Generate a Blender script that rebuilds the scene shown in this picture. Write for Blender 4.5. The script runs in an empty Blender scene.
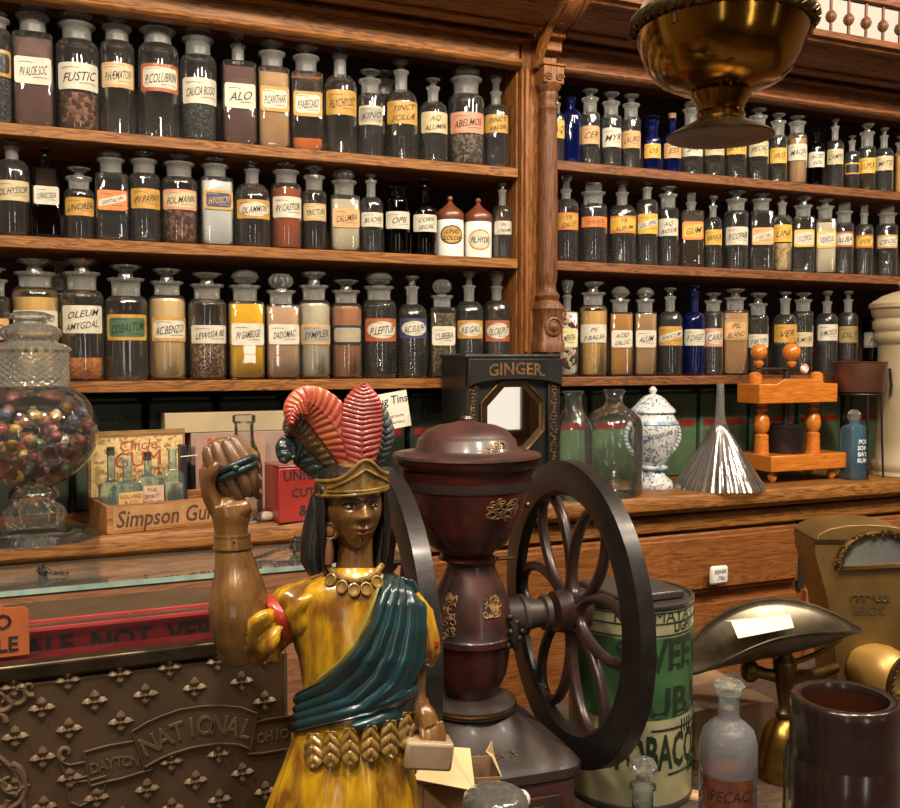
import bpy, math, random
from mathutils import Vector, Matrix
random.seed(7)
R = math.radians
SC = bpy.context.scene
COL = SC.collection
# ---------------------------------------------------------------- camera, world, lights, exposure
F = 950.0; A = R(23.36); PT = R(2.77); CZ = 1.62
cam = bpy.data.cameras.new('camera'); camo = bpy.data.objects.new('camera', cam); COL.objects.link(camo)
cam.sensor_fit = 'HORIZONTAL'; cam.sensor_width = 36.0; cam.lens = F / 900.0 * 36.0; cam.clip_start = 0.05
camo.location = (0, 0, CZ); camo.rotation_euler = (R(90) - PT, 0, -A)
SC.camera = camo
SC.view_settings.view_transform = 'Standard'; SC.view_settings.look = 'None'
SC.view_settings.gamma = 1.0; SC.view_settings.use_curve_mapping = False
SC.view_settings.exposure = -0.18
SC.cycles.transparent_max_bounces = 32
w = bpy.data.worlds.new('world'); SC.world = w; w.use_nodes = True
w.node_tree.nodes['Background'].inputs[0].default_value = (1.0, 0.85, 0.68, 1)
w.node_tree.nodes['Background'].inputs[1].default_value = 0.25
def area(name, loc, target, size, power, col=(1, 0.86, 0.68), shape='DISK', sy=None):
    l = bpy.data.lights.new(name, 'AREA'); l.shape = shape; l.size = size; l.energy = power; l.color = col
    if sy: l.size_y = sy
    o = bpy.data.objects.new(name, l); COL.objects.link(o); o.location = loc
    d = Vector(target) - Vector(loc); o.rotation_euler = d.to_track_quat('-Z', 'Y').to_euler()
    return o
LP = [((-0.9, 0.3, 3.25), (0.4, 2.3, 1.6), 42), ((0.0, 0.1, 3.3), (0.7, 2.3, 1.6), 42), ((0.9, 0.2, 3.3), (1.3, 2.3, 1.6), 46),
      ((1.9, 0.5, 3.3), (2.1, 2.3, 1.6), 46), ((2.9, 0.6, 3.3), (2.6, 2.3, 1.7), 40)]
for i, (a, b, p) in enumerate(LP): area('ceiling_spot', a, b, 0.16, p)
area('ceiling_lamp', (-0.6, -0.7, 3.3), (0.3, 1.1, 1.1), 0.30, 22, (1, 0.87, 0.70))
area('ceiling_lamp', (1.9, 0.1, 3.3), (0.9, 1.3, 1.0), 0.25, 15, (1, 0.87, 0.70))
area('ceiling_lamp', (3.0, 1.9, 3.2), (3.0, 2.6, 2.8), 0.4, 6, (1, 0.92, 0.82))

for x, wd_, ht_, pw in ((-1.95, .20, 1.7, 10), (0.9, .20, 1.7, 9), (3.36, .34, 1.2, 1.6)): area('added_reflection_light', (x, -2.5, 1.65), (x, 2, 1.65), wd_, pw, (1, 0.93, 0.84), 'RECTANGLE', ht_)  # unseen lights, added to streak the bottles and fill the tin's mirror

# ---------------------------------------------------------------- survey helpers (a pixel of the 900 x 808 frame to a point on a real plane)
FW = Vector((math.sin(A) * math.cos(PT), math.cos(A) * math.cos(PT), -math.sin(PT)))
RT = Vector((math.cos(A), -math.sin(A), 0))
UP = Vector((math.sin(A) * math.sin(PT), math.cos(A) * math.sin(PT), math.cos(PT)))
C0 = Vector((0, 0, CZ))
def ray(x, y): return FW + RT * ((x - 450) / F) + UP * ((404 - y) / F)
def onY(x, y, Y): r = ray(x, y); return C0 + r * (Y / r.y)
def onZ(x, y, z): r = ray(x, y); return C0 + r * ((z - CZ) / r.z)
def at(x, y, t): return C0 + ray(x, y) * t
def dep(p): return (Vector(p) - C0).dot(FW)

# ---------------------------------------------------------------- materials
def lin(c): return tuple((v / 255.0 / 12.92 if v <= 10 else ((v / 255.0 + 0.055) / 1.055) ** 2.4) for v in c) + (1.0,)
MATS = {}
def newmat(name):
    m = bpy.data.materials.new(name); m.use_nodes = True
    nt = m.node_tree; return m, nt, nt.nodes['Principled BSDF'], nt.nodes, nt.links
def plain(name, rgb, rough=0.5, metal=0.0, var=0.0, scale=30.0, bump=0.0, coat=0.0, rgb2=None, spec=0.5, stretch=None):
    """one colour, or two mixed by noise"""
    if name in MATS: return MATS[name]
    m, nt, b, N, L = newmat(name)
    b.inputs['Roughness'].default_value = rough; b.inputs['Metallic'].default_value = metal
    b.inputs['Base Color'].default_value = lin(rgb); b.inputs['Coat Weight'].default_value = coat
    b.inputs['Coat Roughness'].default_value = 0.15
    b.inputs['Specular IOR Level'].default_value = spec
    if rgb2 or bump:
        tc = N.new('ShaderNodeTexCoord'); mp = N.new('ShaderNodeMapping'); ns = N.new('ShaderNodeTexNoise')
        L.new(tc.outputs['Object'], mp.inputs[0]); L.new(mp.outputs[0], ns.inputs['Vector'])
        if stretch: mp.inputs['Scale'].default_value = stretch
        ns.inputs['Scale'].default_value = scale; ns.inputs['Detail'].default_value = 5
        if rgb2:
            cr = N.new('ShaderNodeValToRGB'); cr.color_ramp.elements[0].position = 0.5 - (var or 0.15)
            cr.color_ramp.elements[1].position = 0.5 + (var or 0.15)
            cr.color_ramp.elements[0].color = lin(rgb); cr.color_ramp.elements[1].color = lin(rgb2)
            L.new(ns.outputs['Fac'], cr.inputs[0]); L.new(cr.outputs[0], b.inputs['Base Color'])
        if bump:
            bp = N.new('ShaderNodeBump'); bp.inputs['Strength'].default_value = bump; bp.inputs['Distance'].default_value = 0.004
            L.new(ns.outputs['Fac'], bp.inputs['Height']); L.new(bp.outputs[0], b.inputs['Normal'])
    MATS[name] = m; return m
def wood(name, dark, light, axis='x', rough=0.5, scale=1.0, coat=0.06, off=0.0):
    if name in MATS: return MATS[name]
    m, nt, b, N, L = newmat(name)
    tc = N.new('ShaderNodeTexCoord'); mp = N.new('ShaderNodeMapping'); L.new(tc.outputs['Object'], mp.inputs[0])
    s = {'x': (1.2, 14, 14), 'y': (14, 1.2, 14), 'z': (14, 14, 1.2)}[axis]
    mp.inputs['Scale'].default_value = tuple(v * scale * 1.9 for v in s); mp.inputs['Location'].default_value = (off, off * 2, off * 3)
    n1 = N.new('ShaderNodeTexNoise'); n1.inputs['Scale'].default_value = 1.3; n1.inputs['Detail'].default_value = 4; n1.inputs['Distortion'].default_value = 1.2
    n2 = N.new('ShaderNodeTexNoise'); n2.inputs['Scale'].default_value = 9; n2.inputs['Detail'].default_value = 6
    L.new(mp.outputs[0], n1.inputs['Vector']); L.new(mp.outputs[0], n2.inputs['Vector'])
    wv = N.new('ShaderNodeMath'); wv.operation = 'MULTIPLY'; wv.inputs[1].default_value = 9.0; L.new(n1.outputs['Fac'], wv.inputs[0])
    fr = N.new('ShaderNodeMath'); fr.operation = 'PINGPONG'; fr.inputs[1].default_value = 0.5; L.new(wv.outputs[0], fr.inputs[0])
    ad = N.new('ShaderNodeMath'); ad.operation = 'ADD'; L.new(fr.outputs[0], ad.inputs[0]); L.new(n2.outputs['Fac'], ad.inputs[1])
    cr = N.new('ShaderNodeValToRGB'); cr.color_ramp.elements[0].position = 0.42; cr.color_ramp.elements[1].position = 0.98
    cr.color_ramp.elements[0].color = lin(dark); cr.color_ramp.elements[1].color = lin(light)
    L.new(ad.outputs[0], cr.inputs[0]); L.new(cr.outputs[0], b.inputs['Base Color'])
    bp = N.new('ShaderNodeBump'); bp.inputs['Strength'].default_value = 0.12; bp.inputs['Distance'].default_value = 0.002
    L.new(ad.outputs[0], bp.inputs['Height']); L.new(bp.outputs[0], b.inputs['Normal'])
    b.inputs['Roughness'].default_value = rough; b.inputs['Coat Weight'].default_value = coat; b.inputs['Coat Roughness'].default_value = 0.25; b.inputs['Specular IOR Level'].default_value = 0.28
    MATS[name] = m; return m
def glass(name, tint=(0.93, 0.95, 0.95), ior=1.45, rough=0.03, haze=0.0, hcol=(200, 200, 195), bump=0.0, bscale=60, gain=1.0):
    """thin blown glass: clear tint + mirror by Fresnel, with an optional diffuse haze for frosting and painted-in brightness"""
    if name in MATS: return MATS[name]
    m, nt, b, N, L = newmat(name); N.remove(b); out = N['Material Output']
    tr = N.new('ShaderNodeBsdfTransparent'); tr.inputs[0].default_value = tint + (1,)
    gl = N.new('ShaderNodeBsdfGlossy'); gl.inputs['Roughness'].default_value = rough; gl.inputs[0].default_value = (1, 1, 1, 1)
    fr = N.new('ShaderNodeFresnel'); fr.inputs[0].default_value = ior
    mx = N.new('ShaderNodeMixShader')
    if gain != 1.0:
        g = N.new('ShaderNodeMath'); g.operation = 'MULTIPLY'; g.use_clamp = True; g.inputs[1].default_value = gain
        L.new(fr.outputs[0], g.inputs[0]); L.new(g.outputs[0], mx.inputs[0])
    else: L.new(fr.outputs[0], mx.inputs[0])
    L.new(tr.outputs[0], mx.inputs[1]); L.new(gl.outputs[0], mx.inputs[2])
    if bump:
        tc = N.new('ShaderNodeTexCoord'); ns = N.new('ShaderNodeTexNoise'); ns.inputs['Scale'].default_value = bscale
        bp = N.new('ShaderNodeBump'); bp.inputs['Strength'].default_value = bump; bp.inputs['Distance'].default_value = 0.01
        L.new(tc.outputs['Object'], ns.inputs['Vector']); L.new(ns.outputs['Fac'], bp.inputs['Height'])
        L.new(bp.outputs[0], gl.inputs['Normal']); L.new(bp.outputs[0], fr.inputs['Normal'])
    last = mx
    if haze:  # diffuse colour mixed in; in places it paints brightness into the glass
        df = N.new('ShaderNodeBsdfDiffuse'); df.inputs[0].default_value = lin(hcol)
        m2 = N.new('ShaderNodeMixShader'); m2.inputs[0].default_value = haze
        L.new(mx.outputs[0], m2.inputs[1]); L.new(df.outputs[0], m2.inputs[2]); last = m2
    L.new(last.outputs[0], out.inputs[0])
    MATS[name] = m; return m
def speck(name, cols, scale=120, rough=0.8, bump=0.6):
    """grains / chips of several colours (voronoi cells)"""
    if name in MATS: return MATS[name]
    m, nt, b, N, L = newmat(name)
    tc = N.new('ShaderNodeTexCoord'); v = N.new('ShaderNodeTexVoronoi'); v.inputs['Scale'].default_value = scale
    L.new(tc.outputs['Object'], v.inputs['Vector'])
    sp = N.new('ShaderNodeSeparateColor'); L.new(v.outputs['Color'], sp.inputs[0])
    cr = N.new('ShaderNodeValToRGB'); cr.color_ramp.interpolation = 'CONSTANT'
    while len(cr.color_ramp.elements) < len(cols): cr.color_ramp.elements.new(0.5)
    for i, c in enumerate(cols): cr.color_ramp.elements[i].position = i / len(cols); cr.color_ramp.elements[i].color = lin(c)
    L.new(sp.outputs[0], cr.inputs[0]); L.new(cr.outputs[0], b.inputs['Base Color'])
    bp = N.new('ShaderNodeBump'); bp.invert = True; bp.inputs['Strength'].default_value = bump; bp.inputs['Distance'].default_value = 0.004
    L.new(v.outputs['Distance'], bp.inputs['Height']); L.new(bp.outputs[0], b.inputs['Normal'])
    b.inputs['Roughness'].default_value = rough
    MATS[name] = m; return m

OAKX = wood('oak_along_x', (82, 47, 18), (146, 95, 44), 'x')
OAKZ = wood('oak_along_z', (76, 43, 17), (138, 87, 40), 'z')
OAKY = wood('oak_along_y', (76, 43, 17), (138, 87, 40), 'y')
OAKO = wood('golden_oak', (100, 56, 25), (142, 88, 43), 'x', scale=0.9)
OAKOZ = wood('golden_oak_upright', (96, 54, 24), (138, 84, 42), 'z', scale=0.9)
WALN = wood('red_brown_oak', (74, 42, 22), (126, 80, 48), 'x')
WALNZ = wood('red_brown_oak_upright', (64, 37, 20), (112, 70, 42), 'z')
DARKW = wood('dark_back_boards', (30, 20, 14), (48, 32, 22), 'z', rough=0.8, coat=0)
PINKW = wood('pink_brown_board', (112, 74, 52), (150, 104, 76), 'x', rough=0.45)
TABLEW = wood('grey_brown_table', (48, 38, 32), (82, 66, 54), 'x', rough=0.5)
MAPLE = wood('orange_varnished_maple', (158, 86, 26), (194, 116, 42), 'x', rough=0.22, coat=0.6)
GL = glass('clear_glass', (0.90, 0.92, 0.92), haze=0.020, gain=2.8)
GLW = glass('old_clear_glass', (0.92, 0.95, 0.93), haze=0.018, bump=0.25, bscale=40, gain=1.4)
GLC = glass('cut_crystal_glass', (0.88, 0.90, 0.88), haze=0.10, hcol=(215, 215, 205), gain=2.6, rough=0.06)
GLB = glass('cobalt_glass', (0.07, 0.13, 0.56), haze=.10, hcol=(24, 50, 140), gain=2.2)
GLA = glass('dark_amber_glass', (0.20, 0.07, 0.03), gain=1.3)
GLAQ = glass('aqua_glass', (0.78, 0.90, 0.88), haze=0.12, hcol=(170, 195, 190), gain=1.6)
GLBL = glass('pale_blue_glass', (0.50, 0.68, 0.78), haze=0.22, hcol=(110, 150, 175), gain=1.5)
FROST = glass('ground_glass_neck', (0.80, 0.82, 0.82), haze=0.32, hcol=(158, 156, 150), rough=0.3)
STOP = glass('stopper_glass', (0.70, 0.72, 0.72), haze=0.12, hcol=(160, 158, 152), gain=3.2, rough=0.04)
FILM = glass('cellophane', (0.97, 0.97, 0.97), haze=0.09, hcol=(235, 228, 224), bump=0.8, bscale=90, gain=1.1, rough=0.12)  # white haze in the colour brightens the wrapped candies
BLACK = plain('black_ink', (22, 20, 20), 0.6)
WHITEP = plain('white_paper', (222, 216, 202), 0.7, rgb2=(206, 198, 180), scale=20, var=0.2)
CREAMP = plain('cream_paper', (214, 198, 160), 0.7, rgb2=(190, 168, 120), scale=30, var=0.2)
BRASS = plain('aged_brass', (160, 126, 62), 0.30, 1.0, rgb2=(120, 86, 34), scale=9, var=0.28, bump=0.05)
BRASSD = plain('dull_brass', (128, 104, 62), 0.42, 1.0, rgb2=(84, 66, 40), scale=22, var=0.25, bump=0.15)
IRON = plain('black_iron', (34, 31, 31), 0.42, 0.6, rgb2=(58, 50, 46), scale=25, var=0.2, bump=0.15)

# ---------------------------------------------------------------- mesh helpers
class MB:
    def __init__(s): s.v = []; s.f = []; s.m = []; s.flat = set()
    def add(s, vs, fs, mi=0):
        o = len(s.v); s.v += [tuple(v) for v in vs]
        for f in fs: s.f.append(tuple(i + o for i in f)); s.m.append(mi)
        return s
    def box(s, x0, x1, y0, y1, z0, z1, mi=0, M=None):
        vs = [Vector((x, y, z)) for z in (z0, z1) for y in (y0, y1) for x in (x0, x1)]
        if M: vs = [M @ v for v in vs]
        return s.add(vs, [(0, 2, 3, 1), (4, 5, 7, 6), (0, 1, 5, 4), (1, 3, 7, 5), (3, 2, 6, 7), (2, 0, 4, 6)], mi)
    def lathe(s, prof, c=(0, 0), n=32, mi=0, cap=True, M=None, sq=None, fn=None):
        """prof: (r, z) or (r, z, squareness); spun round z"""
        vs = []; fs = []
        for p in prof:
            r, z = p[0], p[1]; q = p[2] if len(p) > 2 else 2.0
            for i in range(n):
                t = 2 * math.pi * (i + 0.5) / n; cx, sy = math.cos(t), math.sin(t)
                k = 1.0
                if q > 2.01: k = (abs(cx) ** q + abs(sy) ** q) ** (-1.0 / q)
                rr = r * k
                if fn: rr = fn(rr, t, z)
                v = Vector((c[0] + rr * cx, c[1] + rr * sy, z)); vs.append(M @ v if M else v)
        for j in range(len(prof) - 1):
            for i in range(n):
                a = j * n + i; b = j * n + (i + 1) % n; fs.append((a, b, b + n, a + n))
        if cap:
            if prof[0][0] > 1e-5: fs.append(tuple(range(n))[::-1])
            if prof[-1][0] > 1e-5: k = (len(prof) - 1) * n; fs.append(tuple(range(k, k + n)))
        return s.add(vs, fs, mi)
    def tube(s, pts, rad, n=10, mi=0, closed=False, cap=True, flat=1.0, ref=None):
        P = [Vector(p) for p in pts]; m = len(P)
        if not isinstance(rad, (list, tuple)): rad = [rad] * m
        vs = []; fs = []; prev = None
        for i, p in enumerate(P):
            if closed: t = P[(i + 1) % m] - P[i - 1]
            else: t = P[min(i + 1, m - 1)] - P[max(i - 1, 0)]
            t.normalize()
            if ref is not None: u = Vector(ref)
            elif prev is None: u = Vector((0, 0, 1)) if abs(t.z) < 0.9 else Vector((1, 0, 0))
            else: u = prev
            u = (u - t * u.dot(t)).normalized(); prev = u; w_ = t.cross(u)
            for k in range(n):
                a = 2 * math.pi * k / n; vs.append(p + u * (math.cos(a) * rad[i] * flat) + w_ * (math.sin(a) * rad[i]))
        for j in range(m if closed else m - 1):
            for k in range(n):
                a = j * n + k; b = j * n + (k + 1) % n; c_ = ((j + 1) % m) * n
                fs.append((a, b, c_ + (k + 1) % n, c_ + k))
        if cap and not closed: fs.append(tuple(range(n))[::-1]); fs.append(tuple(range((m - 1) * n, m * n)))
        return s.add(vs, fs, mi)
    def sphere(s, c, r, n=16, mi=0, sc=(1, 1, 1), M=None, jit=0):
        vs = []; fs = []; h = max(4, n // 2)
        for j in range(h + 1):
            ph = math.pi * j / h
            for i in range(n):
                t = 2 * math.pi * i / n; q = r * (1 + random.uniform(-jit, jit))
                v = Vector((q * math.sin(ph) * math.cos(t) * sc[0], q * math.sin(ph) * math.sin(t) * sc[1], q * math.cos(ph) * sc[2]))
                if M: v = M @ v
                vs.append(v + Vector(c))
        for j in range(h):
            for i in range(n):
                a = j * n + i; b = j * n + (i + 1) % n; fs.append((a, a + n, b + n, b))
        return s.add(vs, fs, mi)
    def prism(s, poly, a0, a1, axis='x', mi=0):
        """poly in the two other axes (yz for x, xz for y, xy for z)"""
        n = len(poly); vs = []
        for a in (a0, a1):
            for p in poly:
                vs.append({'x': (a, p[0], p[1]), 'y': (p[0], a, p[1]), 'z': (p[0], p[1], a)}[axis])
        fs = [tuple(range(n))[::-1], tuple(range(n, 2 * n))] + [(i, (i + 1) % n, n + (i + 1) % n, n + i) for i in range(n)]
        return s.add(vs, fs, mi)
    def grid(s, rows, mi=0, closed=False):
        n = len(rows[0]); vs = [p for r_ in rows for p in r_]; fs = []
        for j in range(len(rows) - 1):
            for i in range(n if closed else n - 1):
                a = j * n + i; b = j * n + (i + 1) % n; fs.append((a, b, b + n, a + n))
        return s.add(vs, fs, mi)
    def build(s, name, mats, parent=None, bevel=0.0, smooth=True, ang=40, sub=0, solid=0.0, recalc=True):
        me = bpy.data.meshes.new(name); me.from_pydata(s.v, [], s.f)
        if not isinstance(mats, (list, tuple)): mats = [mats]
        for m in mats: me.materials.append(m)
        me.polygons.foreach_set('material_index', s.m)
        if recalc:
            import bmesh
            bm = bmesh.new(); bm.from_mesh(me); bmesh.ops.recalc_face_normals(bm, faces=bm.faces); bm.to_mesh(me); bm.free()
        me.update()
        if smooth:
            me.polygons.foreach_set('use_smooth', [True] * len(me.polygons)); me.set_sharp_from_angle(angle=R(ang))
        o = bpy.data.objects.new(name, me); COL.objects.link(o)
        if parent: o.parent = parent
        if solid: q = o.modifiers.new('solid', 'SOLIDIFY'); q.thickness = solid; q.offset = 0
        if bevel: q = o.modifiers.new('bevel', 'BEVEL'); q.width = bevel; q.segments = 2; q.limit_method = 'ANGLE'; q.angle_limit = R(40)
        if sub: q = o.modifiers.new('sub', 'SUBSURF'); q.levels = sub; q.render_levels = sub
        return o
def thing(name, label, cat, loc=(0, 0, 0), rz=0.0, group=None):
    o = bpy.data.objects.new(name, None); COL.objects.link(o); o.empty_display_size = 0.02
    o.location = loc; o.rotation_euler = (0, 0, rz); tag(o, label, cat, group); return o
def tag(o, label, cat, group=None):
    o['label'] = label; o['category'] = cat
    if group: o['group'] = group
    return o
def struct(o): o['kind'] = 'structure'; return o
_tc = {}
def glyphs(text, size=1.0, shear=0.0, bold=0.0):
    """flat triangles of a line of text, centred, cap height ~0.7*size"""
    if 'Q' in text or '·' in text: bold = 0.0
    key = (text, shear, bold)
    if key not in _tc:
        cu = bpy.data.curves.new('t', 'FONT'); cu.body = text; cu.align_x = 'CENTER'; cu.resolution_u = 2; cu.shear = shear; cu.offset = bold
        ob = bpy.data.objects.new('t', cu); me = bpy.data.meshes.new_from_object(ob)
        _tc[key] = ([(v.co.x, v.co.y - 0.35) for v in me.vertices], [tuple(p.vertices) for p in me.polygons])
        bpy.data.objects.remove(ob); bpy.data.curves.remove(cu); bpy.data.meshes.remove(me)
    vs, fs = _tc[key]
    return [(x * size, y * size) for x, y in vs], fs
def text_w(text, shear=0.0, bold=0.0):
    vs, _ = glyphs(text, 1.0, shear, bold); return max(v[0] for v in vs) - min(v[0] for v in vs)
def lettering(mb, text, fmap, size, maxw=None, shear=0.0, bold=0.0, mi=0, c=(0, 0), slope=0.0):
    sx = 1.0
    if maxw:
        wd = text_w(text, shear, bold) * size
        if wd > maxw: sx = maxw / wd
    vs, fs = glyphs(text, size, shear, bold)
    mb.add([fmap(c[0] + x * sx, c[1] + y + x * sx * slope) for x, y in vs], fs, mi)
    return mb
_t3 = {}
def glyph3d(ch, depth):
    """one raised letter: (x, out, z) vertices and faces, cap height ~0.7"""
    if (ch, depth) not in _t3:
        cu = bpy.data.curves.new('t', 'FONT'); cu.body = ch; cu.align_x = 'CENTER'; cu.resolution_u = 3; cu.extrude = depth; cu.bevel_depth = .018
        ob = bpy.data.objects.new('t', cu); me = bpy.data.meshes.new_from_object(ob)
        _t3[(ch, depth)] = ([(v.co.x, v.co.z, v.co.y - .35) for v in me.vertices], [tuple(p.vertices) for p in me.polygons])
        bpy.data.objects.remove(ob); bpy.data.curves.remove(cu); bpy.data.meshes.remove(me)
    return _t3[(ch, depth)]
# ---------------------------------------------------------------- the room
FLOORM = wood('floor_boards', (60, 44, 32), (92, 68, 48), 'x', rough=0.6)
WALLM = plain('cream_wall', (172, 168, 160), 0.8)
WALLB = plain('shop_wall', (150, 128, 104), 0.8)
CEILM = plain('ceiling_paint', (140, 122, 102), 0.9)
struct(MB().box(-2.5, 5.0, -2.6, 2.70, -0.05, 0).build('floor', FLOORM, smooth=False))
struct(MB().box(-2.5, 5.0, -2.6, 2.70, 3.5, 3.55).build('ceiling', CEILM, smooth=False))
struct(MB().box(-2.5, 5.0, 2.70, 2.75, 0, 3.5).build('wall_back', WALLM, smooth=False))
struct(MB().box(-2.5, 5.0, -2.65, -2.6, 0, 3.5).build('wall_front', WALLB, smooth=False))
struct(MB().box(-2.55, -2.5, -2.6, 2.70, 0, 3.5).build('wall_left', WALLB, smooth=False))
struct(MB().box(5.0, 5.05, -2.6, 2.70, 0, 3.5).build('wall_right', WALLB, smooth=False))

for i_, (x, wd_, ht_) in enumerate(((-1.95, .20, 1.7), (0.9, .20, 1.7), (3.36, .34, 1.2))):  # unseen window frames, added round the reflection lights
    a_, b_ = x - wd_ / 2, x + wd_ / 2; z0_, z1_ = 1.65 - ht_ / 2, 1.65 + ht_ / 2; mb = MB()
    for q in ((a_ - .07, a_, z0_ - .07, z1_ + .07), (b_, b_ + .07, z0_ - .07, z1_ + .07), (a_, b_, z0_ - .07, z0_), (a_, b_, z1_, z1_ + .07), (a_, b_, 1.63, 1.66)): mb.box(q[0], q[1], -2.598, -2.46, q[2], q[3])
    struct(mb.build('added_window_%d' % (i_ + 1), WALNZ, bevel=.004))
# ---------------------------------------------------------------- back counter (base cabinet + worktop)
CT = 1.250          # worktop top
WY = 2.10           # worktop front edge
SY = 2.30           # shelf front edge
BK = 2.56           # back of everything
cab = thing('counter_cabinet', 'golden oak base cabinet with drawers under the bottle shelves', 'cabinet', (0, 0, 0))
MB().box(-1.0, 4.0, 2.15, 2.66, 0.08, CT - 0.05).build('body', OAKO, cab, smooth=False)
MB().box(-1.0, 4.0, 2.20, 2.60, 0.0, 0.08).build('plinth', WALNZ, cab, smooth=False)
MB().box(-1.0, 4.0, 2.125, 2.15, CT - 0.105, CT - 0.06).build('rail', OAKX, cab, bevel=0.004)
# drawers: (x0, x1) with dark gap between
edge = onY(803, 560, 2.13).x
dws = [(edge - 0.018 - 0.62 * (k + 1) - 0.03 * k, edge - 0.018 - 0.62 * k - 0.03 * k) for k in range(3)] + [(edge + 0.018, edge + 0.64)]
for i, (x0, x1) in enumerate(dws):
    d = MB().box(x0, x1, 2.128, 2.16, CT - 0.285, CT - 0.115).build('drawer', OAKO, cab, bevel=0.005)
    MB().box(x0 + 0.012, x1 - 0.012, 2.120, 2.13, CT - 0.273, CT - 0.127).build('drawer_panel', OAKO, d, bevel=0.004)
    pr = MB().box(x0, x1, 2.130, 2.16, CT - 0.62, CT - 0.315).build('drawer', OAKO, cab, bevel=0.005)
MB().box(edge - 0.010, edge + 0.010, 2.137, 2.155, CT - 0.31, CT - 0.06).build('drawer_gap', plain('dark_gap', (28, 18, 12), 0.9), cab)
kn = onY(719, 575, 2.09)
k0 = MB().box(kn.x - 0.030, kn.x + 0.030, kn.y - 0.006, kn.y + 0.010, kn.z - 0.026, kn.z + 0.026).build('drawer_label_knob', plain('white_enamel', (226, 222, 214), 0.25, coat=0.5), cab, bevel=0.010)
k0['label'] = 'white square enamel knob with pencilled price'
MB().tube([(kn.x, 2.095, kn.z), (kn.x, 2.125, kn.z)], 0.006, 10).build('stem', BRASSD, k0)
mb = MB()
fm = lambda u, v: (kn.x + u, kn.y - 0.0068, kn.z + v)
lettering(mb, 'PENN', fm, 0.016, 0.036, c=(0, 0.010), slope=0.08); lettering(mb, '-78¢', fm, 0.017, 0.036, c=(0.002, -0.008), slope=0.08)
mb.build('lettering', BLACK, k0, smooth=False)
wt = MB().prism([(WY, CT - 0.05), (WY - 0.012, CT - 0.036), (WY - 0.012, CT - 0.010), (WY - 0.004, CT), (2.66, CT), (2.66, CT - 0.05)], -1.0, 4.0, 'x').build('worktop', OAKX, bevel=0.002)
tag(wt, 'long oak worktop below the bottle shelves carrying jars, vase and funnel', 'worktop')

# ---------------------------------------------------------------- the shelving: two bays
Z1L, Z1R, Z2, Z3 = 2.131, 2.162, 1.888, 1.567
ZF = 2.398
SL = (-0.9, 1.194); SR = (1.3105, 3.9)
def bay(label, x0, x1, z1, m, mz, side):
    t = thing('bottle_shelving', label, 'shelving', (x0, SY, CT))
    o = Vector((x0, SY, CT))
    def b(name, X0, X1, Y0, Y1, A0, A1, mm, bev=0.002):
        return MB().box(X0 - o.x, X1 - o.x, Y0 - o.y, Y1 - o.y, A0 - o.z, A1 - o.z).build(name, mm, t, bevel=bev)
    b('back_panel', x0, x1, BK - 0.012, BK, CT + 0.001, 2.50, DARKW, 0)
    for z in (z1, Z2, Z3): b('shelf', x0, x1, SY, BK - 0.012, z - 0.026, z, m)
    b('frieze', x0, x1, SY - 0.005, SY + 0.022, ZF + 0.002, ZF + 0.10, m)
    b('ceiling_board', x0, x1, SY + 0.022, BK - 0.012, ZF + 0.05, ZF + 0.065, m)
    if side == 'r': b('side_panel', x1, x1 + 0.006, SY + 0.012, BK, CT + 0.001, 2.50, mz)
    else: b('side_panel', x0 - 0.022, x0, SY + 0.014, BK, CT + 0.001, 2.50, mz)
    mo = MB(); pts = [(SY - 0.005, ZF - 0.004), (SY - 0.016, ZF), (SY - 0.022, ZF + 0.008), (SY - 0.018, ZF + 0.016), (SY - 0.005, ZF + 0.020), (SY + 0.02, ZF + 0.020), (SY + 0.02, ZF - 0.004)]
    mo.prism([(y - o.y, z - o.z) for y, z in pts], 0, x1 - x0, 'x'); mo.build('bead_moulding', m, t, bevel=0.002)
    return t
bay('left bay of oak shelving with three rows of apothecary bottles', SL[0], SL[1], Z1L, OAKX, OAKZ, 'r')
bay('right bay of red-brown oak shelving beyond the turned column', SR[0], SR[1], Z1R, WALN, WALNZ, 'l')

# pilaster with turned column
pc = onY(548, 200, SY - 0.03)
pil = thing('pilaster', 'oak pilaster with turned half column and carved capital between the two shelf bays', 'pilaster', (pc.x, SY, CT))
def pz(y, x=548, Y=SY - 0.03): return onY(x, y, Y).z - CT
MB().box(1.2008 - pc.x, 1.287 - pc.x, -0.006, BK - SY, 0.001, 1.30).build('post', OAKZ, pil, bevel=0.003)
MB().box(1.207 - pc.x, 1.219 - pc.x, -0.018, -0.004, .385, 1.15).build('strip', OAKOZ, pil, bevel=0.004)
cy = -0.030
prof = [(0.024, pz(304)), (0.030, pz(300)), (0.034, pz(296)), (0.024, pz(291)), (0.022, pz(285)), (0.026, pz(280)), (0.0265, pz(272)), (0.0265, pz(200)), (0.023, pz(118)), (0.0225, pz(113)), (0.027, pz(110)), (0.0225, pz(107)), (0.022, pz(100)), (0.026, pz(95)), (0.024, pz(93)), (0.033, pz(88)), (0.035, pz(85))]
MB().lathe(prof, (0, cy), 32).build('turned_column', WALNZ, pil)
mb = MB().box(-0.031, 0.031, cy - 0.031, 0.0, pz(86), pz(66))
mb.box(-0.036, 0.036, cy - 0.036, 0.0, pz(69), pz(66))
cap = mb.build('capital', OAKZ, pil, bevel=0.003)
mb = MB()
for sx in (-1, 1):     # carved scrolls
    mb.tube([(sx * (0.017 + 0.013 * (1 - q / 22) * math.cos(q * 0.55)), cy - 0.033, pz(80) + 0.011 * (1 - q / 22) * math.sin(q * 0.55)) for q in range(20)], 0.0026, 6)
mb.build('carved_scroll', WALNZ, cap)
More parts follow.
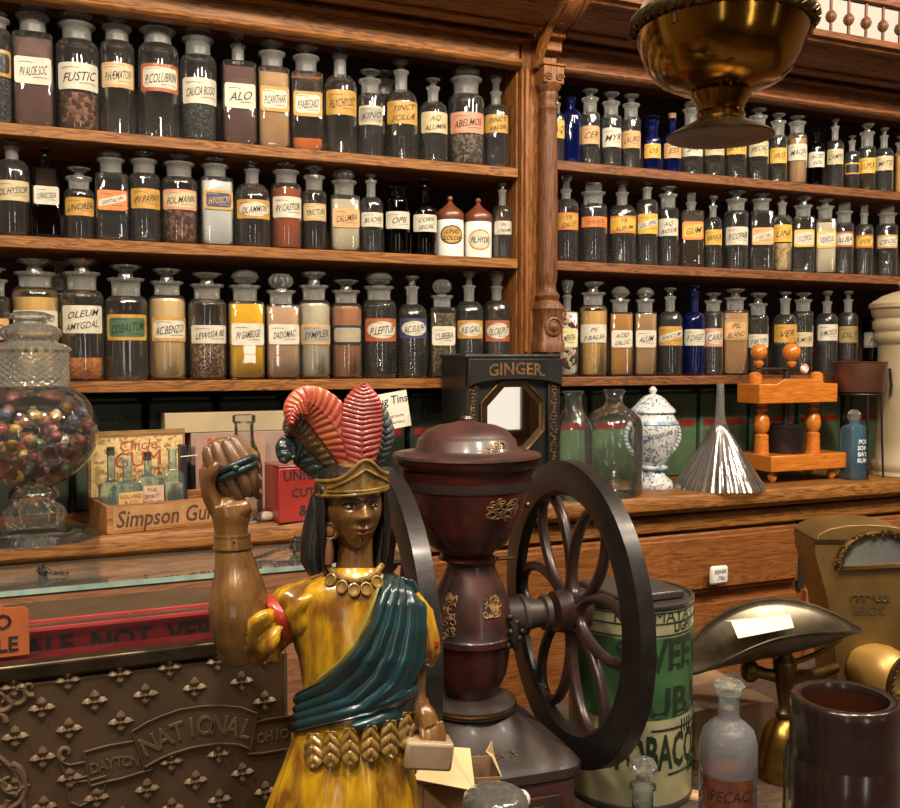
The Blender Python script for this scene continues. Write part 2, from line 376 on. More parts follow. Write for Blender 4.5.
mb = MB().lathe([(0.037, max(pz(352), .379), 9), (0.037, pz(343), 9), (0.033, pz(341), 9), (0.033, pz(312), 9), (0.037, pz(309), 9), (0.034, pz(305), 4), (0.024, pz(298), 2)], (0, cy), 48)
blk = mb.build('block', WALNZ, pil)
ro = MB(); Mx = Matrix.Translation((0, cy - 0.033, pz(327))) @ Matrix.Rotation(R(90), 4, 'X')
ro.lathe([(0.0, 0.0), (0.025, 0.0), (0.026, 0.004), (0.021, 0.006), (0.018, 0.002), (0.013, 0.003), (0.012, 0.006), (0.007, 0.009), (0.0, 0.011)], n=28, M=Mx)
ro.build('rosette', WALNZ, blk)
# bracket carrying the cornice
br = MB()
poly = [(2.295, 2.395), (2.262, 2.395), (2.262, 2.425), (2.235, 2.432), (2.235, 2.455), (2.215, 2.462), (2.215, 2.480), (2.165, 2.490), (2.13, 2.515), (2.115, 2.54), (2.105, 2.57), (2.295, 2.57)]
br.prism([(y - SY, z - CT) for y, z in poly], -0.026, 0.022, 'x')
br.build('bracket', OAKOZ, pil, bevel=0.003)
br = MB(); poly2 = [(2.262, 2.39), (2.225, 2.44), (2.185, 2.487), (2.12, 2.52), (2.08, 2.57), (2.105, 2.57), (2.14, 2.525), (2.20, 2.50), (2.245, 2.455), (2.285, 2.39)]
br.prism([(y - SY, z - CT) for y, z in poly2], -0.046, -0.027, 'x')
br.build('bracket_edge', OAKZ, pil, bevel=0.002)

# cornice
def cornice(label, x0, x1, m):
    t = thing('cornice', label, 'cornice', (x0, SY, ZF + 0.1)); o = (SY, ZF + 0.10)
    def pr(name, pts): return MB().prism([(y - o[0], z - o[1]) for y, z in pts], 0, x1 - x0, 'x').build(name, m, t, bevel=0.0012)
    pr('lower_bead', [(2.294, 2.458), (2.280, 2.459), (2.274, 2.466), (2.280, 2.474), (2.294, 2.477)])
    pr('backing', [(2.33, 2.499), (2.288, 2.480), (2.215, 2.480), (2.10, 2.53), (2.10, 2.539), (2.33, 2.539)])
    pr('middle_bead', [(2.24, 2.470), (2.218, 2.469), (2.211, 2.474), (2.212, 2.481), (2.24, 2.4795)])
    pr('cove', [(2.214, 2.4815), (2.190, 2.484), (2.160, 2.491), (2.132, 2.502), (2.112, 2.516), (2.112, 2.527)])
    pr('crown', [(2.112, 2.512), (2.095, 2.514), (2.088, 2.522), (2.078, 2.524), (2.075, 2.540), (2.40, 2.540), (2.40, 2.5395), (2.099, 2.5395), (2.099, 2.53)])
    return t
cornice('left length of oak cornice above the left shelf bay', SL[0], pc.x - 0.050, OAKX)
cornice('right length of red-brown cornice under the spindle gallery', pc.x + 0.024, SR[1], WALN)
# spindle gallery
GY = 2.11; GZ = 2.541
g0 = onY(800, 30, GY).x - 0.35
gal = thing('gallery_rail', 'turned spindle gallery with ball beads on top of the right cornice', 'railing', (g0, GY, GZ))
zt = onY(870, 4, GY).z - GZ
L_ = SR[1] - g0
MB().box(0, L_, -0.014, 0.014, 0.0, 0.010).build('bottom_rail', WALN, gal, bevel=0.003)
MB().box(0, L_, -0.014, 0.014, zt, zt + 0.030).build('top_rail', WALN, gal, bevel=0.003)
bx = [onY(813, 12, GY), onY(831, 16, GY)]; stp = bx[1].x - bx[0].x; zb = onY(850, 20, GY).z - GZ
sp0 = None; x = bx[0].x - g0
while x > 0.04: x -= stp
x += stp
while x < L_:
    if sp0 is None:
        sp0 = MB().lathe([(0.0045, 0.008), (0.0045, zb - 0.018), (0.008, zb - 0.015), (0.013, zb - 0.010), (0.0160, zb), (0.013, zb + 0.010), (0.008, zb + 0.015), (0.0045, zb + 0.018), (0.0045, zt)], n=16).build('spindle', WALNZ, gal)
        sp0.location = (x, 0, 0)
    else:
        c = sp0.copy(); COL.objects.link(c); c.parent = gal; c.location = (x, 0, 0)
    x += stp
# ---------------------------------------------------------------- apothecary bottles
def col(n, a, b, sc=25, v=0.2, rough=0.85): return plain(n, a, rough, rgb2=b, scale=sc, var=v)
FILL = {
 'maroon': col('maroon_powder', (104, 72, 66), (92, 62, 58)), 'cream': col('cream_powder', (216, 186, 138), (204, 170, 118)),
 'white': col('white_powder', (214, 212, 206), (190, 190, 186)), 'yellow': col('yellow_powder', (232, 186, 28), (222, 172, 16)),
 'pink': col('pinkish_powder', (206, 172, 136), (190, 152, 118)), 'bone': col('bone_powder', (206, 194, 170), (184, 168, 142)),
 'tan': col('tan_powder', (178, 124, 88), (160, 104, 70)), 'orange': col('orange_powder', (206, 116, 50), (190, 100, 40)),
 'rust': col('rust_powder', (170, 88, 38), (150, 72, 28)), 'ochre': col('ochre_powder', (192, 140, 70), (176, 122, 54)),
 'sand': col('sand_powder', (182, 146, 104), (166, 128, 88)), 'butter': col('butter_powder', (222, 184, 112), (208, 166, 90)),
 'grey': speck('grey_grains', [(70, 70, 70), (40, 40, 40), (96, 94, 90), (54, 52, 50)], 260),
 'chips': speck('brown_wood_chips', [(128, 88, 70), (92, 58, 44), (156, 110, 88), (70, 44, 36)], 110),
 'seeds': speck('speckled_seeds', [(176, 136, 104), (130, 96, 70), (212, 180, 150), (160, 116, 84), (90, 64, 50)], 240),
 'kernels': speck('orange_kernels', [(232, 150, 70), (214, 128, 52), (244, 170, 96)], 140),
 'twigs': speck('dried_twigs', [(120, 104, 92), (70, 58, 50), (150, 130, 116), (92, 76, 62)], 150),
 'herb': speck('dried_herb', [(96, 82, 50), (70, 60, 36), (116, 100, 66)], 180),
 'candy': speck('mixed_candies', [(214, 200, 176), (150, 40, 34), (36, 30, 28), (190, 160, 110), (226, 216, 200), (60, 44, 36)], 95),
 'resin': speck('tan_resin', [(190, 160, 110), (168, 136, 88), (206, 180, 134)], 90),
 'peach': col('peach_powder', (196, 150, 106), (182, 134, 90)), 'dark': plain('dark_liquid', (26, 20, 18), 0.2), 'inky': plain('inky_liquid', (14, 22, 24), 0.15),
 'smoke': glass('smoky_residue', (0.62, 0.62, 0.64), haze=0.09, hcol=(120, 120, 126)), 'murk': glass('brown_liquid', (0.55, 0.44, 0.30), haze=0.12, hcol=(120, 96, 66)),
 'clear': glass('clear_liquid', (0.86, 0.88, 0.88), haze=0.012, gain=1.6),
}
def lp(n, a, b=None): return plain('label_' + n, a, 0.55, rgb2=b or tuple(int(v * 0.9) for v in a), scale=60, var=0.22, coat=0.2)
LAB = {'white': lp('white', (198, 192, 176), (176, 166, 144)), 'cream': lp('cream', (190, 174, 134)), 'gold': lp('gold', (190, 148, 62), (150, 108, 40)),
 'yellow': lp('yellow', (206, 166, 66), (184, 140, 46)), 'tan': lp('tan', (196, 152, 102), (176, 132, 84)), 'orange': lp('orange', (204, 122, 52), (176, 96, 34)),
 'red': lp('red', (152, 62, 36), (150, 96, 46)), 'green': lp('green', (66, 96, 66)), 'blue': lp('blue', (52, 58, 92)), 'grey': lp('grey', (150, 146, 136)),
 'black': lp('black', (34, 32, 28)), 'pink': lp('pink', (198, 142, 112), (180, 120, 92)), 'pale': lp('pale', (214, 204, 150)),
 'clearl': lp('olive', (150, 128, 76))}
def rrect(w_, h, r, n=4):
    pts = _rr(w_, h, r, n); out = []
    for i, p in enumerate(pts):
        q = pts[(i + 1) % len(pts)]; d = math.hypot(q[0] - p[0], q[1] - p[1]); k = max(1, int(d / (w_ * 0.22)))
        out += [(p[0] + (q[0] - p[0]) * j / k, p[1] + (q[1] - p[1]) * j / k) for j in range(k)]
    return out
def _rr(w_, h, r, n=4):
    pts = []
    for cx, cy_, a0 in ((w_ - r, h - r, 0), (-w_ + r, h - r, 90), (-w_ + r, -h + r, 180), (w_ - r, -h + r, 270)):
        for k in range(n + 1): a = R(a0 + 90 * k / n); pts.append((cx + r * math.cos(a), cy_ + r * math.sin(a)))
    return pts
def oval(w_, h, n=28): return [(w_ * math.cos(2 * math.pi * k / n), h * math.sin(2 * math.pi * k / n)) for k in range(n)]
def patch(mb, poly, fmap, mi):
    """fill a convex outline with rings so that it can bend round a bottle"""
    n = len(poly); vs = []; fs = []; rings = [1.0, 0.8, 0.6, 0.4, 0.2, 0.02]
    cx = sum(p[0] for p in poly) / n; cy_ = sum(p[1] for p in poly) / n
    for k in rings:
        for p in poly: vs.append(fmap(cx + (p[0] - cx) * k, cy_ + (p[1] - cy_) * k))
    for j in range(len(rings) - 1):
        for i in range(n): a = j * n + i; b = j * n + (i + 1) % n; fs.append((a, b, b + n, a + n))
    fs.append(tuple(range((len(rings) - 1) * n, len(rings) * n)))
    mb.add(vs, fs, mi)
def stopper(mb, kind, z, r, h, sq=False):
    """mb gets a stopper sitting from z, total height h, neck radius r"""
    if h < 0.004: return
    if kind == 'disc': mb.lathe([(r * .55, z - .004), (r * .5, z + h * .25), (r * .42, z + h * .45), (r * .8, z + h * .62), (r * 1.08, z + h * .78), (r * 1.1, z + h * .92), (r * .7, z + h), (0, z + h)], n=24)
    elif kind == 'loz': mb.lathe([(r * .6, z - .004), (r * .5, z + h * .12), (r * .9, z + h * .25), (r * 1.12, z + h * .5), (r * .95, z + h * .8), (r * .5, z + h), (0, z + h)], n=24, fn=lambda q, t, zz: q * (1 + .07 * math.cos(8 * t) * math.sin(300 * zz + 1)))
    elif kind == 'ball': mb.lathe([(r * .5, z - .004), (r * .42, z + h * .1), (r * .8, z + h * .22), (r * 1.02, z + h * .45), (r * .98, z + h * .68), (r * .7, z + h * .9), (0, z + h)], n=48, fn=lambda q, t, zz: q * (1 + .06 * math.cos(14 * t)))
    elif kind == 'peg': mb.lathe([(r * .75, z - .004), (r * .62, z + h * .3), (r * .62, z + h * .5), (r * 1.0, z + h * .72), (r * 1.0, z + h), (0, z + h)], n=8)
    elif kind == 'flat': mb.box(-r * .8, r * .8, -r * .28, r * .28, z - .003, z + h)
    elif kind == 'flare': mb.lathe([(r * .7, z - .004), (r * .8, z + h * .3), (r * 1.4, z + h * .8), (r * 1.3, z + h), (0, z + h * .95)], n=16, fn=lambda q, t, zz: q * (1 + .05 * math.cos(8 * t)))
    elif kind == 'cork': mb.lathe([(r * .8, z - .004), (r * .95, z + h), (0, z + h)], n=16)
LAST = []
def bottle(px, wpx, ytop, yrim, ysh, lab, fill, zb, Yf, label, group, glassm='clear', kind='r', neck='w', stop='disc', back=0.0):
    psi = math.atan(ray(px, 350).x / ray(px, 350).y)
    Yc = Yf + 0.018 + wpx * 0.00125 + back
    p0 = onY(px, ysh, Yc); zc = dep(p0)
    r = wpx * zc / F / 2 * 1.05
    if kind == 's': r *= 0.90
    x_ = p0.x
    if zb != 9: x_ = min(x_, SL[1] - r - .002) if px < 530 else max(x_, SR[0] + r + .002)
    p0 = Vector((x_, p0.y, p0.z))
    if LAST and LAST[0] == zb and back == 0:
        dx_ = math.hypot(p0.x - LAST[1], Yc - LAST[2])
        if dx_ < r + LAST[3] + .0012: r = max(r * .76, dx_ - LAST[3] - .0012)
    if back == 0: LAST[:] = [zb, p0.x, Yc, r]
    rz = -max(0.0, psi - R(9)) + random.uniform(-0.06, 0.06)
    def Z(y): return onY(px, y, Yc).z - zb
    def ZL(y): return onY(px, y, Yc - r * .95).z - zb
    zs, zr, zt = Z(ysh), Z(yrim), Z(ytop)
    top = {Z3: Z2 - 0.026, Z2: (Z1L if px < 540 else Z1R) - 0.026}.get(zb, ZF + 0.046) - zb - 0.004
    zt = min(zt, top); zr = min(zr, top - 0.012)
    t = thing('apothecary_bottle', label, 'bottle', (p0.x, Yc, zb + 0.0005), rz, group)
    q = 8.0 if kind == 's' else 2.0
    rn = r * (0.66 if neck == 'w' else 0.36 if neck == 'n' else 0.2)
    G = {'clear': GL, 'blue': GLB, 'amber': GLA}[glassm]
    sh = r * (0.80 if kind == 'r' and neck != 'w' else 0.42 if kind == 'r' else 0.22)
    z1 = zs - sh
    body = [(0, 0.003), (r * .8, 0.0, q), (r * .97, 0.004, q), (r, 0.012, q), (r, z1, q)]
    for k in (30, 60, 80):
        a = R(k); body.append((rn + (r - rn) * math.cos(a), z1 + (zs - z1) * math.sin(a), q - (q - 2) * k / 90))
    body.append((rn, zs))
    fillm = fill[0] if fill else None
    MB().lathe(body, n=40, cap=False).build('glass_body', G, t, ang=70)
    nk = [(rn, zs), (rn * .99, zs + (zr - zs) * .4), (rn * 1.04, zr - 0.008), (rn * 1.30, zr - 0.004), (rn * 1.32, zr), (rn * 0.9, zr + 0.001)]
    MB().lathe(nk, n=32, cap=False).build('neck', FROST if glassm == 'clear' else G, t, ang=60)
    mb = MB(); stopper(mb, stop, zr, rn * (1.08 if neck == 'w' else 1.25), max(zt - zr, 0.006))
    if stop != 'none': mb.build('stopper', plain('cork', (150, 116, 80), 0.9, rgb2=(110, 80, 50), scale=90) if stop == 'cork' else (STOP if glassm == 'clear' else G), t, ang=35)
    if fillm:
        lv = min(ZL(fill[1]), zs - 0.002); rf = r * 0.93; prof = [(0, 0.006), (rf * .85, 0.006, q), (rf, 0.016, q)]
        if lv > z1:
            prof.append((rf, z1, q))
            for k in (30, 60, 80):
                a = R(k); zz = z1 + (zs - z1) * math.sin(a) * 0.98
                if zz < lv: prof.append((rn * .9 + (rf - rn * .9) * math.cos(a), zz, q - (q - 2) * k / 90))
            prof.append((prof[-1][0] * .8, min(lv, zs)))
        else: prof += [(rf, max(lv, 0.02), q)]
        prof.append((0, prof[-1][1]))
        c = MB().lathe(prof, n=40, cap=False).build('contents', FILL[fillm], t, ang=60)
    if lab:
        y0, y1, style, txt = lab[:4]
        za, zb_ = ZL(y1), ZL(y0); zc_ = (za + zb_) / 2; hh = (zb_ - za) / 2 * .96
        rr = r + 0.0006
        if kind == 's':
            hw = r * 0.90; fm_ = lambda o: (lambda u, v: (u, -rr - o, zc_ + v))
        else:
            hw = r * R(62); fm_ = lambda o: (lambda u, v: ((rr + o) * math.sin(u / r), -(rr + o) * math.cos(u / r), zc_ + v))
        a, b = (style.split('/') + [None])[:2]
        mb = MB(); ms = [LAB[a]]
        patch(mb, rrect(hw, hh, min(hh * .25, 0.006)), fm_(0), 0)
        inset = None
        if b:
            bb = b.rstrip('o!'); ms.append(LAB[bb]); o_ = (0.00025)
            if b.endswith('o'): patch(mb, oval(hw * .84, hh * .74), fm_(o_), 1)
            elif b.endswith('!'):
                fz = fm_(o_); patch(mb, rrect(hw * .92, hh * .34, hh * .15), lambda u, v: fz(u, v + u * 0.28), 1)
            else: patch(mb, rrect(hw * .86, hh * .74, hh * .3), fm_(o_), 1)
        L_ = mb.build('paper_label', ms, t, ang=80, recalc=False)
        ink = 'gold_ink' if a in ('black',) or b in ('blue', 'green!') else 'black_ink'
        im = plain('gold_ink', (190, 150, 60), 0.5) if ink == 'gold_ink' else BLACK
        tb = MB(); lines = txt.split('|'); n = len(lines); fo = fm_(0.0007)
        S = hh * (0.95 if n == 1 else 0.68); slope = 0.14
        if b and b.endswith('!'): slope = 0.28; S *= 0.6
        for i, ln in enumerate(lines):
            lettering(tb, ln, fo, S, hw * (1.5 if not (b and b.endswith('o')) else 1.35), shear=0.35, bold=0.004, c=(0, (n - 1) * hh * .42 - i * hh * .84 - (0.02 * hh)), slope=slope)
        if n == 1 and hh > 0.014:      # pen flourishes above and below the name
            for s_, l_ in ((1, -.75), (-1, .0)):
                tb.add([fo(hw * l_ + hw * .75 * k, s_ * hh * .55 + hh * .06 * math.sin(3 * k) + d) for k in (0, .25, .5, .75, 1) for d in (0, hh * .035)],
                       [(2 * k, 2 * k + 2, 2 * k + 3, 2 * k + 1) for k in range(4)])
        if tb.v: tb.build('lettering', im, L_, smooth=False, recalc=False)
    return t
ORD = ['first', 'second', 'third', 'fourth', 'fifth', 'sixth', 'seventh', 'eighth', 'ninth', 'tenth', 'eleventh', 'twelfth', 'thirteenth', 'fourteenth', 'fifteenth', 'sixteenth', 'seventeenth', 'eighteenth', 'nineteenth']
GN = {'clear': 'clear', 'blue': 'cobalt blue', 'amber': 'dark amber'}
LN = {'clearl': 'olive', 'pale': 'pale yellow'}
def row(rows, zb, Yf, where, group):
    n = 0
    for d in rows:
        px, w_, yt, yr, ys, lab, fill = d[:7]; o = d[7] if len(d) > 7 else {}
        g = o.get('glassm', 'clear'); shp = 'square' if o.get('kind') == 's' else 'round'
        a = lab[2].split('/')[0] if lab else None
        sty = (LN.get(a, a) + ' label') if a else 'no label'
        cn = {'clear': None, 'smoke': None, 'murk': 'brownish liquid', 'dark': 'dark liquid', 'inky': 'inky liquid'}.get(fill[0], {'chips': 'brown wood chips', 'kernels': 'orange kernels', 'grey': 'grey grains', 'seeds': 'speckled seeds', 'twigs': 'dried twigs', 'herb': 'dried herb', 'candy': 'mixed candies', 'resin': 'tan resin'}.get(fill[0], fill[0] + ' powder')) if fill else None
        bk = o.get('back', 0) > 0
        if bk: lb = f'{GN[g]} bottle standing behind the {ORD[n-1]} front bottle on {where}'
        else:
            lb = f'{shp} {GN[g]} bottle, {sty}' + (f', {cn}' if cn else '') + (f', {ORD[n]} from left on {where}' if 'both' not in where else ', ' + where)
            n += 1
        bottle(px, w_, yt, yr, ys, lab, fill, zb, Yf, lb, group, **o)
n_ = dict(neck='n'); s_ = dict(kind='s')
def K(**k): return k
row([
 (-6, 32, 14, 20, 30, (48, 76, 'gold/black', 'NA'), ('grey', 70)),
 (33, 43, 3, 17, 35, (57, 85, 'white', 'PV ALOE SOC'), ('maroon', 38), K(kind='s', stop='loz')),
 (77, 39, 8, 26, 42, (62, 90, 'white', 'FUSTIC'), ('chips', 92), K(stop='loz')),
 (117, 39, 18, 28, 43, (62, 88, 'tan/cream', 'P.HÆMATOX'), None),
 (158, 38, 20, 31, 46, (63, 92, 'red/white', 'P.COLUBRIN'), None),
 (198, 37, 25, 40, 57, (77, 104, 'white', 'CAUCIA BODO'), ('grey', 103), K(stop='loz')),
 (238, 35, 33, 46, 63, (83, 109, 'white', 'ALO'), ('maroon', 66), K(neck='n', kind='s')),
 (272, 33, 43, 54, 69, (86, 112, 'gold/white', 'P.CANTHAR'), ('sand', 72), s_),
 (306, 33, 47, 58, 74, (91, 117, 'gold/white', 'P.FABECARD'), ('orange', 138), s_),
 (340, 32, 47, 56, 76, (89, 115, 'gold', 'P.LYCHYOSC'), None, n_),
 (384, 26, 72, 82, 96, (122, 134, 'gold', 'RAD'), None, K(back=.098)),
 (370, 25, 71, 81, 95, (105, 125, 'cream/grey', 'KINO'), ('smoke', 98)),
 (401, 32, 61, 72, 91, (100, 124, 'gold', 'TINCT|SCILLÆ'), ('clear', 100), n_),
 (433, 28, 79, 88, 102, (111, 133, 'cream', 'AQ.|ALUMIN'), ('clear', 130), n_),
 (466, 35, 67, 80, 96, (111, 133, 'pink', 'ABELMOS'), ('twigs', 132), K(stop='loz')),
 (498, 28, 77, 93, 105, (114, 133, 'gold', 'TINCT|VALER'), ('smoke', 108), K(neck='n', stop='peg')),
], Z1L, SY, 'top left shelf', 'bottles on the top left shelf')
row([
 (12, 32, 136, 143, 160, (180, 201, 'cream', 'OL.HYSSOP'), ('dark', 202), n_),
 (45, 31, 149, 156, 168, (186, 205, 'white', 'O.FRAXCOILRA'), ('dark', 170), K(neck='n', kind='s', glassm='amber')),
 (79, 28, 168, 178, 190, (197, 216, 'gold', 'UNCIREA'), None),
 (111, 33, 147, 160, 174, (190, 211, 'orange/white!', 'SANTALI PV'), ('smoke', 214), K(stop='loz', kind='s')),
 (144, 32, 148, 161, 174, (188, 209, 'gold', 'PV.PAPAV'), ('smoke', 178)),
 (179, 34, 154, 164, 178, (189, 210, 'pink/cream', 'FOL.MANN'), ('chips', 208)),
 (215, 33, 157, 166, 178, (190, 210, 'gold/blue', 'HYOSCYI'), ('white', 181), s_),
 (252, 34, 158, 170, 184, (199, 219, 'gold/whiteo', 'OL.AMMON'), None, n_),
 (286, 30, 162, 172, 184, (196, 218, 'white', 'PV.CASTOR'), ('rust', 187)),
 (314, 29, 167, 177, 191, (203, 221, 'tan/cream', 'TINCTURE'), ('dark', 222)),
 (344, 31, 167, 182, 196, (208, 228, 'tan', 'CALUMBA'), ('bone', 199), K(kind='s', stop='ball')),
 (371, 24, 175, 181, 197, (212, 227, 'white', 'BUCHU'), ('smoke', 230), n_),
 (397, 25, 182, 188, 198, (211, 229, 'white', 'OPII'), ('dark', 205), K(glassm='amber')),
 (424, 25, 180, 187, 203, (214, 232, 'white', 'CORN|SECAL'), ('dark', 207), K(glassm='amber', neck='n')),
], Z2, SY, 'middle left shelf', 'bottles on the middle left shelf')
row([(509, 18, 184, 191, 206, (221, 235, 'white', 'PV.|STRAM'), ('smoke', 236), n_)], Z2, SY, 'right of both porcelain jars on middle left shelf', 'bottles on the middle left shelf')
row([
 (-6, 28, 268, 280, 296, (318, 340, 'tan', 'AC'), ('smoke', 300)),
 (35, 43, 259, 273, 287, (310, 331, 'white', 'AC.CARBO'), ('butter', 297)),
 (60, 30, 262, 275, 290, (312, 336, 'gold', 'C'), ('murk', 300), K(back=.09)),
 (82, 41, 259, 273, 290, (305, 334, 'white', 'OLEUM|AMYGDAL.'), ('kernels', 358)),
 (126, 41, 265, 279, 296, (314, 341, 'gold/green', 'COBALTUM'), None),
 (167, 39, 269, 282, 295, (317, 342, 'gold/white', 'AC.BENZOI'), ('cream', 298)),
 (207, 36, 273, 285, 299, (325, 344, 'white', 'LEWISIA RE'), ('seeds', 328)),
 (245, 37, 270, 286, 301, (323, 346, 'white', 'PV GAMBOGE'), ('yellow', 304), K(kind='s', stop='loz')),
 (281, 35, 273, 291, 304, (324, 345, 'white', 'DADOMAC'), ('pink', 307), K(kind='s', stop='ball')),
 (314, 33, 272, 286, 300, (324, 345, 'tan/grey', 'SYMPLEX'), ('bone', 303)),
 (346, 32, 280, 291, 303, (325, 345, 'black/grey', 'P.CANCAP'), ('tan', 306)),
 (379, 33, 272, 287, 300, (318, 342, 'red/whiteo', 'P.LEPTUR'), ('clear', 305), K(stop='loz')),
 (412, 29, 276, 287, 304, (318, 339, 'blue/whiteo', 'AC.SULPH'), ('clear', 308), n_),
 (442, 27, 279, 296, 307, (326, 346, 'white', 'CUBEBA'), ('herb', 313), K(stop='ball', kind='s')),
 (469, 27, 271, 286, 301, (320, 339, 'gold/whiteo', 'F.E.GALL'), ('clear', 304), n_),
 (498, 26, 272, 287, 300, (320, 342, 'red/whiteo', 'OL.CAJUPUT'), ('clear', 304), K(neck='n', stop='flare')),
], Z3, SY, 'lowest left shelf', 'bottles on the lowest left shelf')
row([
 (553, 14, 96, 103, 113, (119, 138, 'yellow', 'AQ'), ('clear', 120), n_),
 (571, 21, 95, 98, 110, None, None, K(glassm='blue', neck='n', stop='none')),
 (590, 19, 90, 99, 113, (125, 144, 'tan', 'CER'), ('clear', 146), K(neck='w')),
 (611, 20, 93, 103, 116, (127, 147, 'white', 'MYR'), ('clear', 148)),
 (631, 19, 95, 105, 118, (130, 148, 'tan', 'LAURO'), ('clear', 150)),
 (652, 17, 117, 122, 138, (143, 158, 'yellow', 'OS'), None, K(glassm='blue', neck='w', stop='disc')),
 (672, 18, 114, 119, 135, (142, 158, 'tan', 'ESS'), None, K(glassm='blue', neck='n', stop='cork')),
 (692, 21, 101, 110, 126, (140, 156, 'white', 'SAL'), ('clear', 160), K(stop='loz')),
 (714, 20, 103, 112, 128, (138, 155, 'cream', 'RHEI'), ('clear', 162)),
 (736, 20, 106, 115, 130, (138, 154, 'yellow', 'SENNA'), ('clear', 162)),
 (758, 20, 109, 117, 131, (140, 156, 'cream', 'IPECAC'), ('clear', 160)),
 (778, 17, 114, 122, 136, (147, 163, 'yellow', 'IRIS'), ('clear', 166)),
 (797, 19, 117, 123, 134, (143, 160, 'white', 'MAGN'), ('sand', 137), {}),
 (816, 16, 129, 133, 143, (151, 167, 'white', 'ACET|SOL'), ('dark', 145), K(glassm='amber', neck='n')),
 (835, 16, 119, 127, 140, (148, 164, 'cream', 'CAMPH'), ('smoke', 142), n_),
 (852, 14, 136, 141, 151, (162, 174, 'gold/black', 'ERG'), ('dark', 176), n_),
 (867, 16, 124, 133, 147, (157, 173, 'yellow', 'LUPUL'), ('murk', 178)),
 (884, 17, 128, 136, 148, (155, 170, 'cream', 'MITIS'), ('smoke', 172), n_),
 (902, 14, 136, 143, 152, None, ('butter', 154)),
], Z1R, SY, 'top right shelf', 'bottles on the top right shelf')
row([
 (566, 24, 176, 190, 199, (212, 230, 'orange/gold', 'TR|CALC'), ('smoke', 232), K(neck='n', stop='peg')),
 (593, 27, 183, 193, 204, (216, 227, 'orange', 'SYR.SCIL'), ('smoke', 206), K(stop='flat', neck='w')),
 (622, 27, 179, 193, 205, (215, 233, 'orange/yellow', 'TR.|ALBUM'), ('clear', 208), K(neck='n', stop='peg')),
 (647, 21, 182, 188, 199, (213, 234, 'yellow/white!', 'OL.SPIC'), ('clear', 203), n_),
 (668, 20, 187, 195, 208, (218, 236, 'white', 'AQ.|ROSÆ'), ('clear', 212)),
 (691, 24, 193, 203, 211, (221, 240, 'orange/yellow', 'GUM'), ('murk', 214), K(kind='s', stop='flat', neck='n')),
 (713, 17, 196, 206, 217, (229, 245, 'yellow', 'ARNICA'), ('clear', 247), n_),
 (736, 23, 191, 200, 211, (226, 245, 'white', 'P.COPAIB'), ('clear', 247)),
 (761, 24, 194, 200, 211, (227, 245, 'tan/white!', 'P.SECAL'), ('clear', 248), s_),
 (782, 19, 196, 203, 215, (224, 242, 'yellow', 'LINI'), ('resin', 243), n_),
 (803, 22, 196, 206, 217, (229, 247, 'yellow/white', 'LYCOPOD'), ('clear', 250), s_),
 (825, 21, 199, 207, 219, (230, 248, 'yellow/white', 'FŒNICUL'), ('bone', 222), s_),
 (844, 18, 203, 212, 223, (231, 247, 'red/white', 'ALBA'), ('clear', 249), K(stop='flat')),
 (864, 17, 205, 214, 224, (234, 248, 'red/yellow', 'PIX'), ('clear', 249), K(stop='flat', neck='n')),
 (887, 20, 205, 214, 224, (234, 248, 'gold/white', 'CROC'), ('clear', 250), K(stop='flat')),
], Z2, SY, 'middle right shelf', 'bottles on the middle right shelf')
row([
 (567, 22, 281, 296, 311, (328, 348, 'pale', 'B.MENTH'), ('candy', 312), K(kind='s', stop='flare', neck='n')),
 (593, 27, 282, 293, 305, (324, 343, 'white', 'PV.|P.BALSA'), ('butter', 311)),
 (620, 24, 287, 300, 312, (330, 348, 'white', 'ACID|GALLIC'), ('ochre', 314), K(kind='s', stop='loz')),
 (645, 23, 288, 300, 312, (330, 348, 'white', 'ALUM'), ('sand', 314), K(kind='s', stop='loz')),
 (670, 24, 288, 297, 311, (326, 346, 'gold/white!', 'ANICUM'), ('smoke', 314), n_),
 (694, 21, 286, 292, 312, (329, 346, 'white', 'F.DIGIT'), ('dark', 349), K(glassm='blue', neck='n')),
 (713, 19, 293, 301, 311, (328, 347, 'pink/whiteo', 'CARB'), ('clear', 313)),
 (735, 26, 289, 298, 310, (319, 341, 'clearl/tan', 'PIL|BLAND'), ('peach', 313), K(kind='s')),
 (758, 20, 293, 304, 315, (334, 348, 'white', 'P.BRYON'), ('clear', 318)),
 (785, 23, 292, 299, 314, (324, 343, 'gold', 'VER'), ('inky', 345), n_),
 (803, 21, 293, 300, 311, (332, 347, 'cream', 'R.MUSK'), ('clear', 314)),
 (827, 20, 291, 302, 313, (324, 341, 'white', 'H.MOSCH'), ('smoke', 345), n_),
 (848, 19, 291, 300, 312, (326, 343, 'clearl', 'OL.V'), ('smoke', 316), n_),
 (873, 18, 297, 302, 316, (332, 348, 'grey/white', 'P.S'), ('dark', 320), K(glassm='amber', neck='n')),
 (893, 18, 296, 303, 316, (332, 348, 'white', 'B'), ('dark', 320), K(neck='n')),
], Z3, SY, 'lowest right shelf', 'bottles on the lowest right shelf')
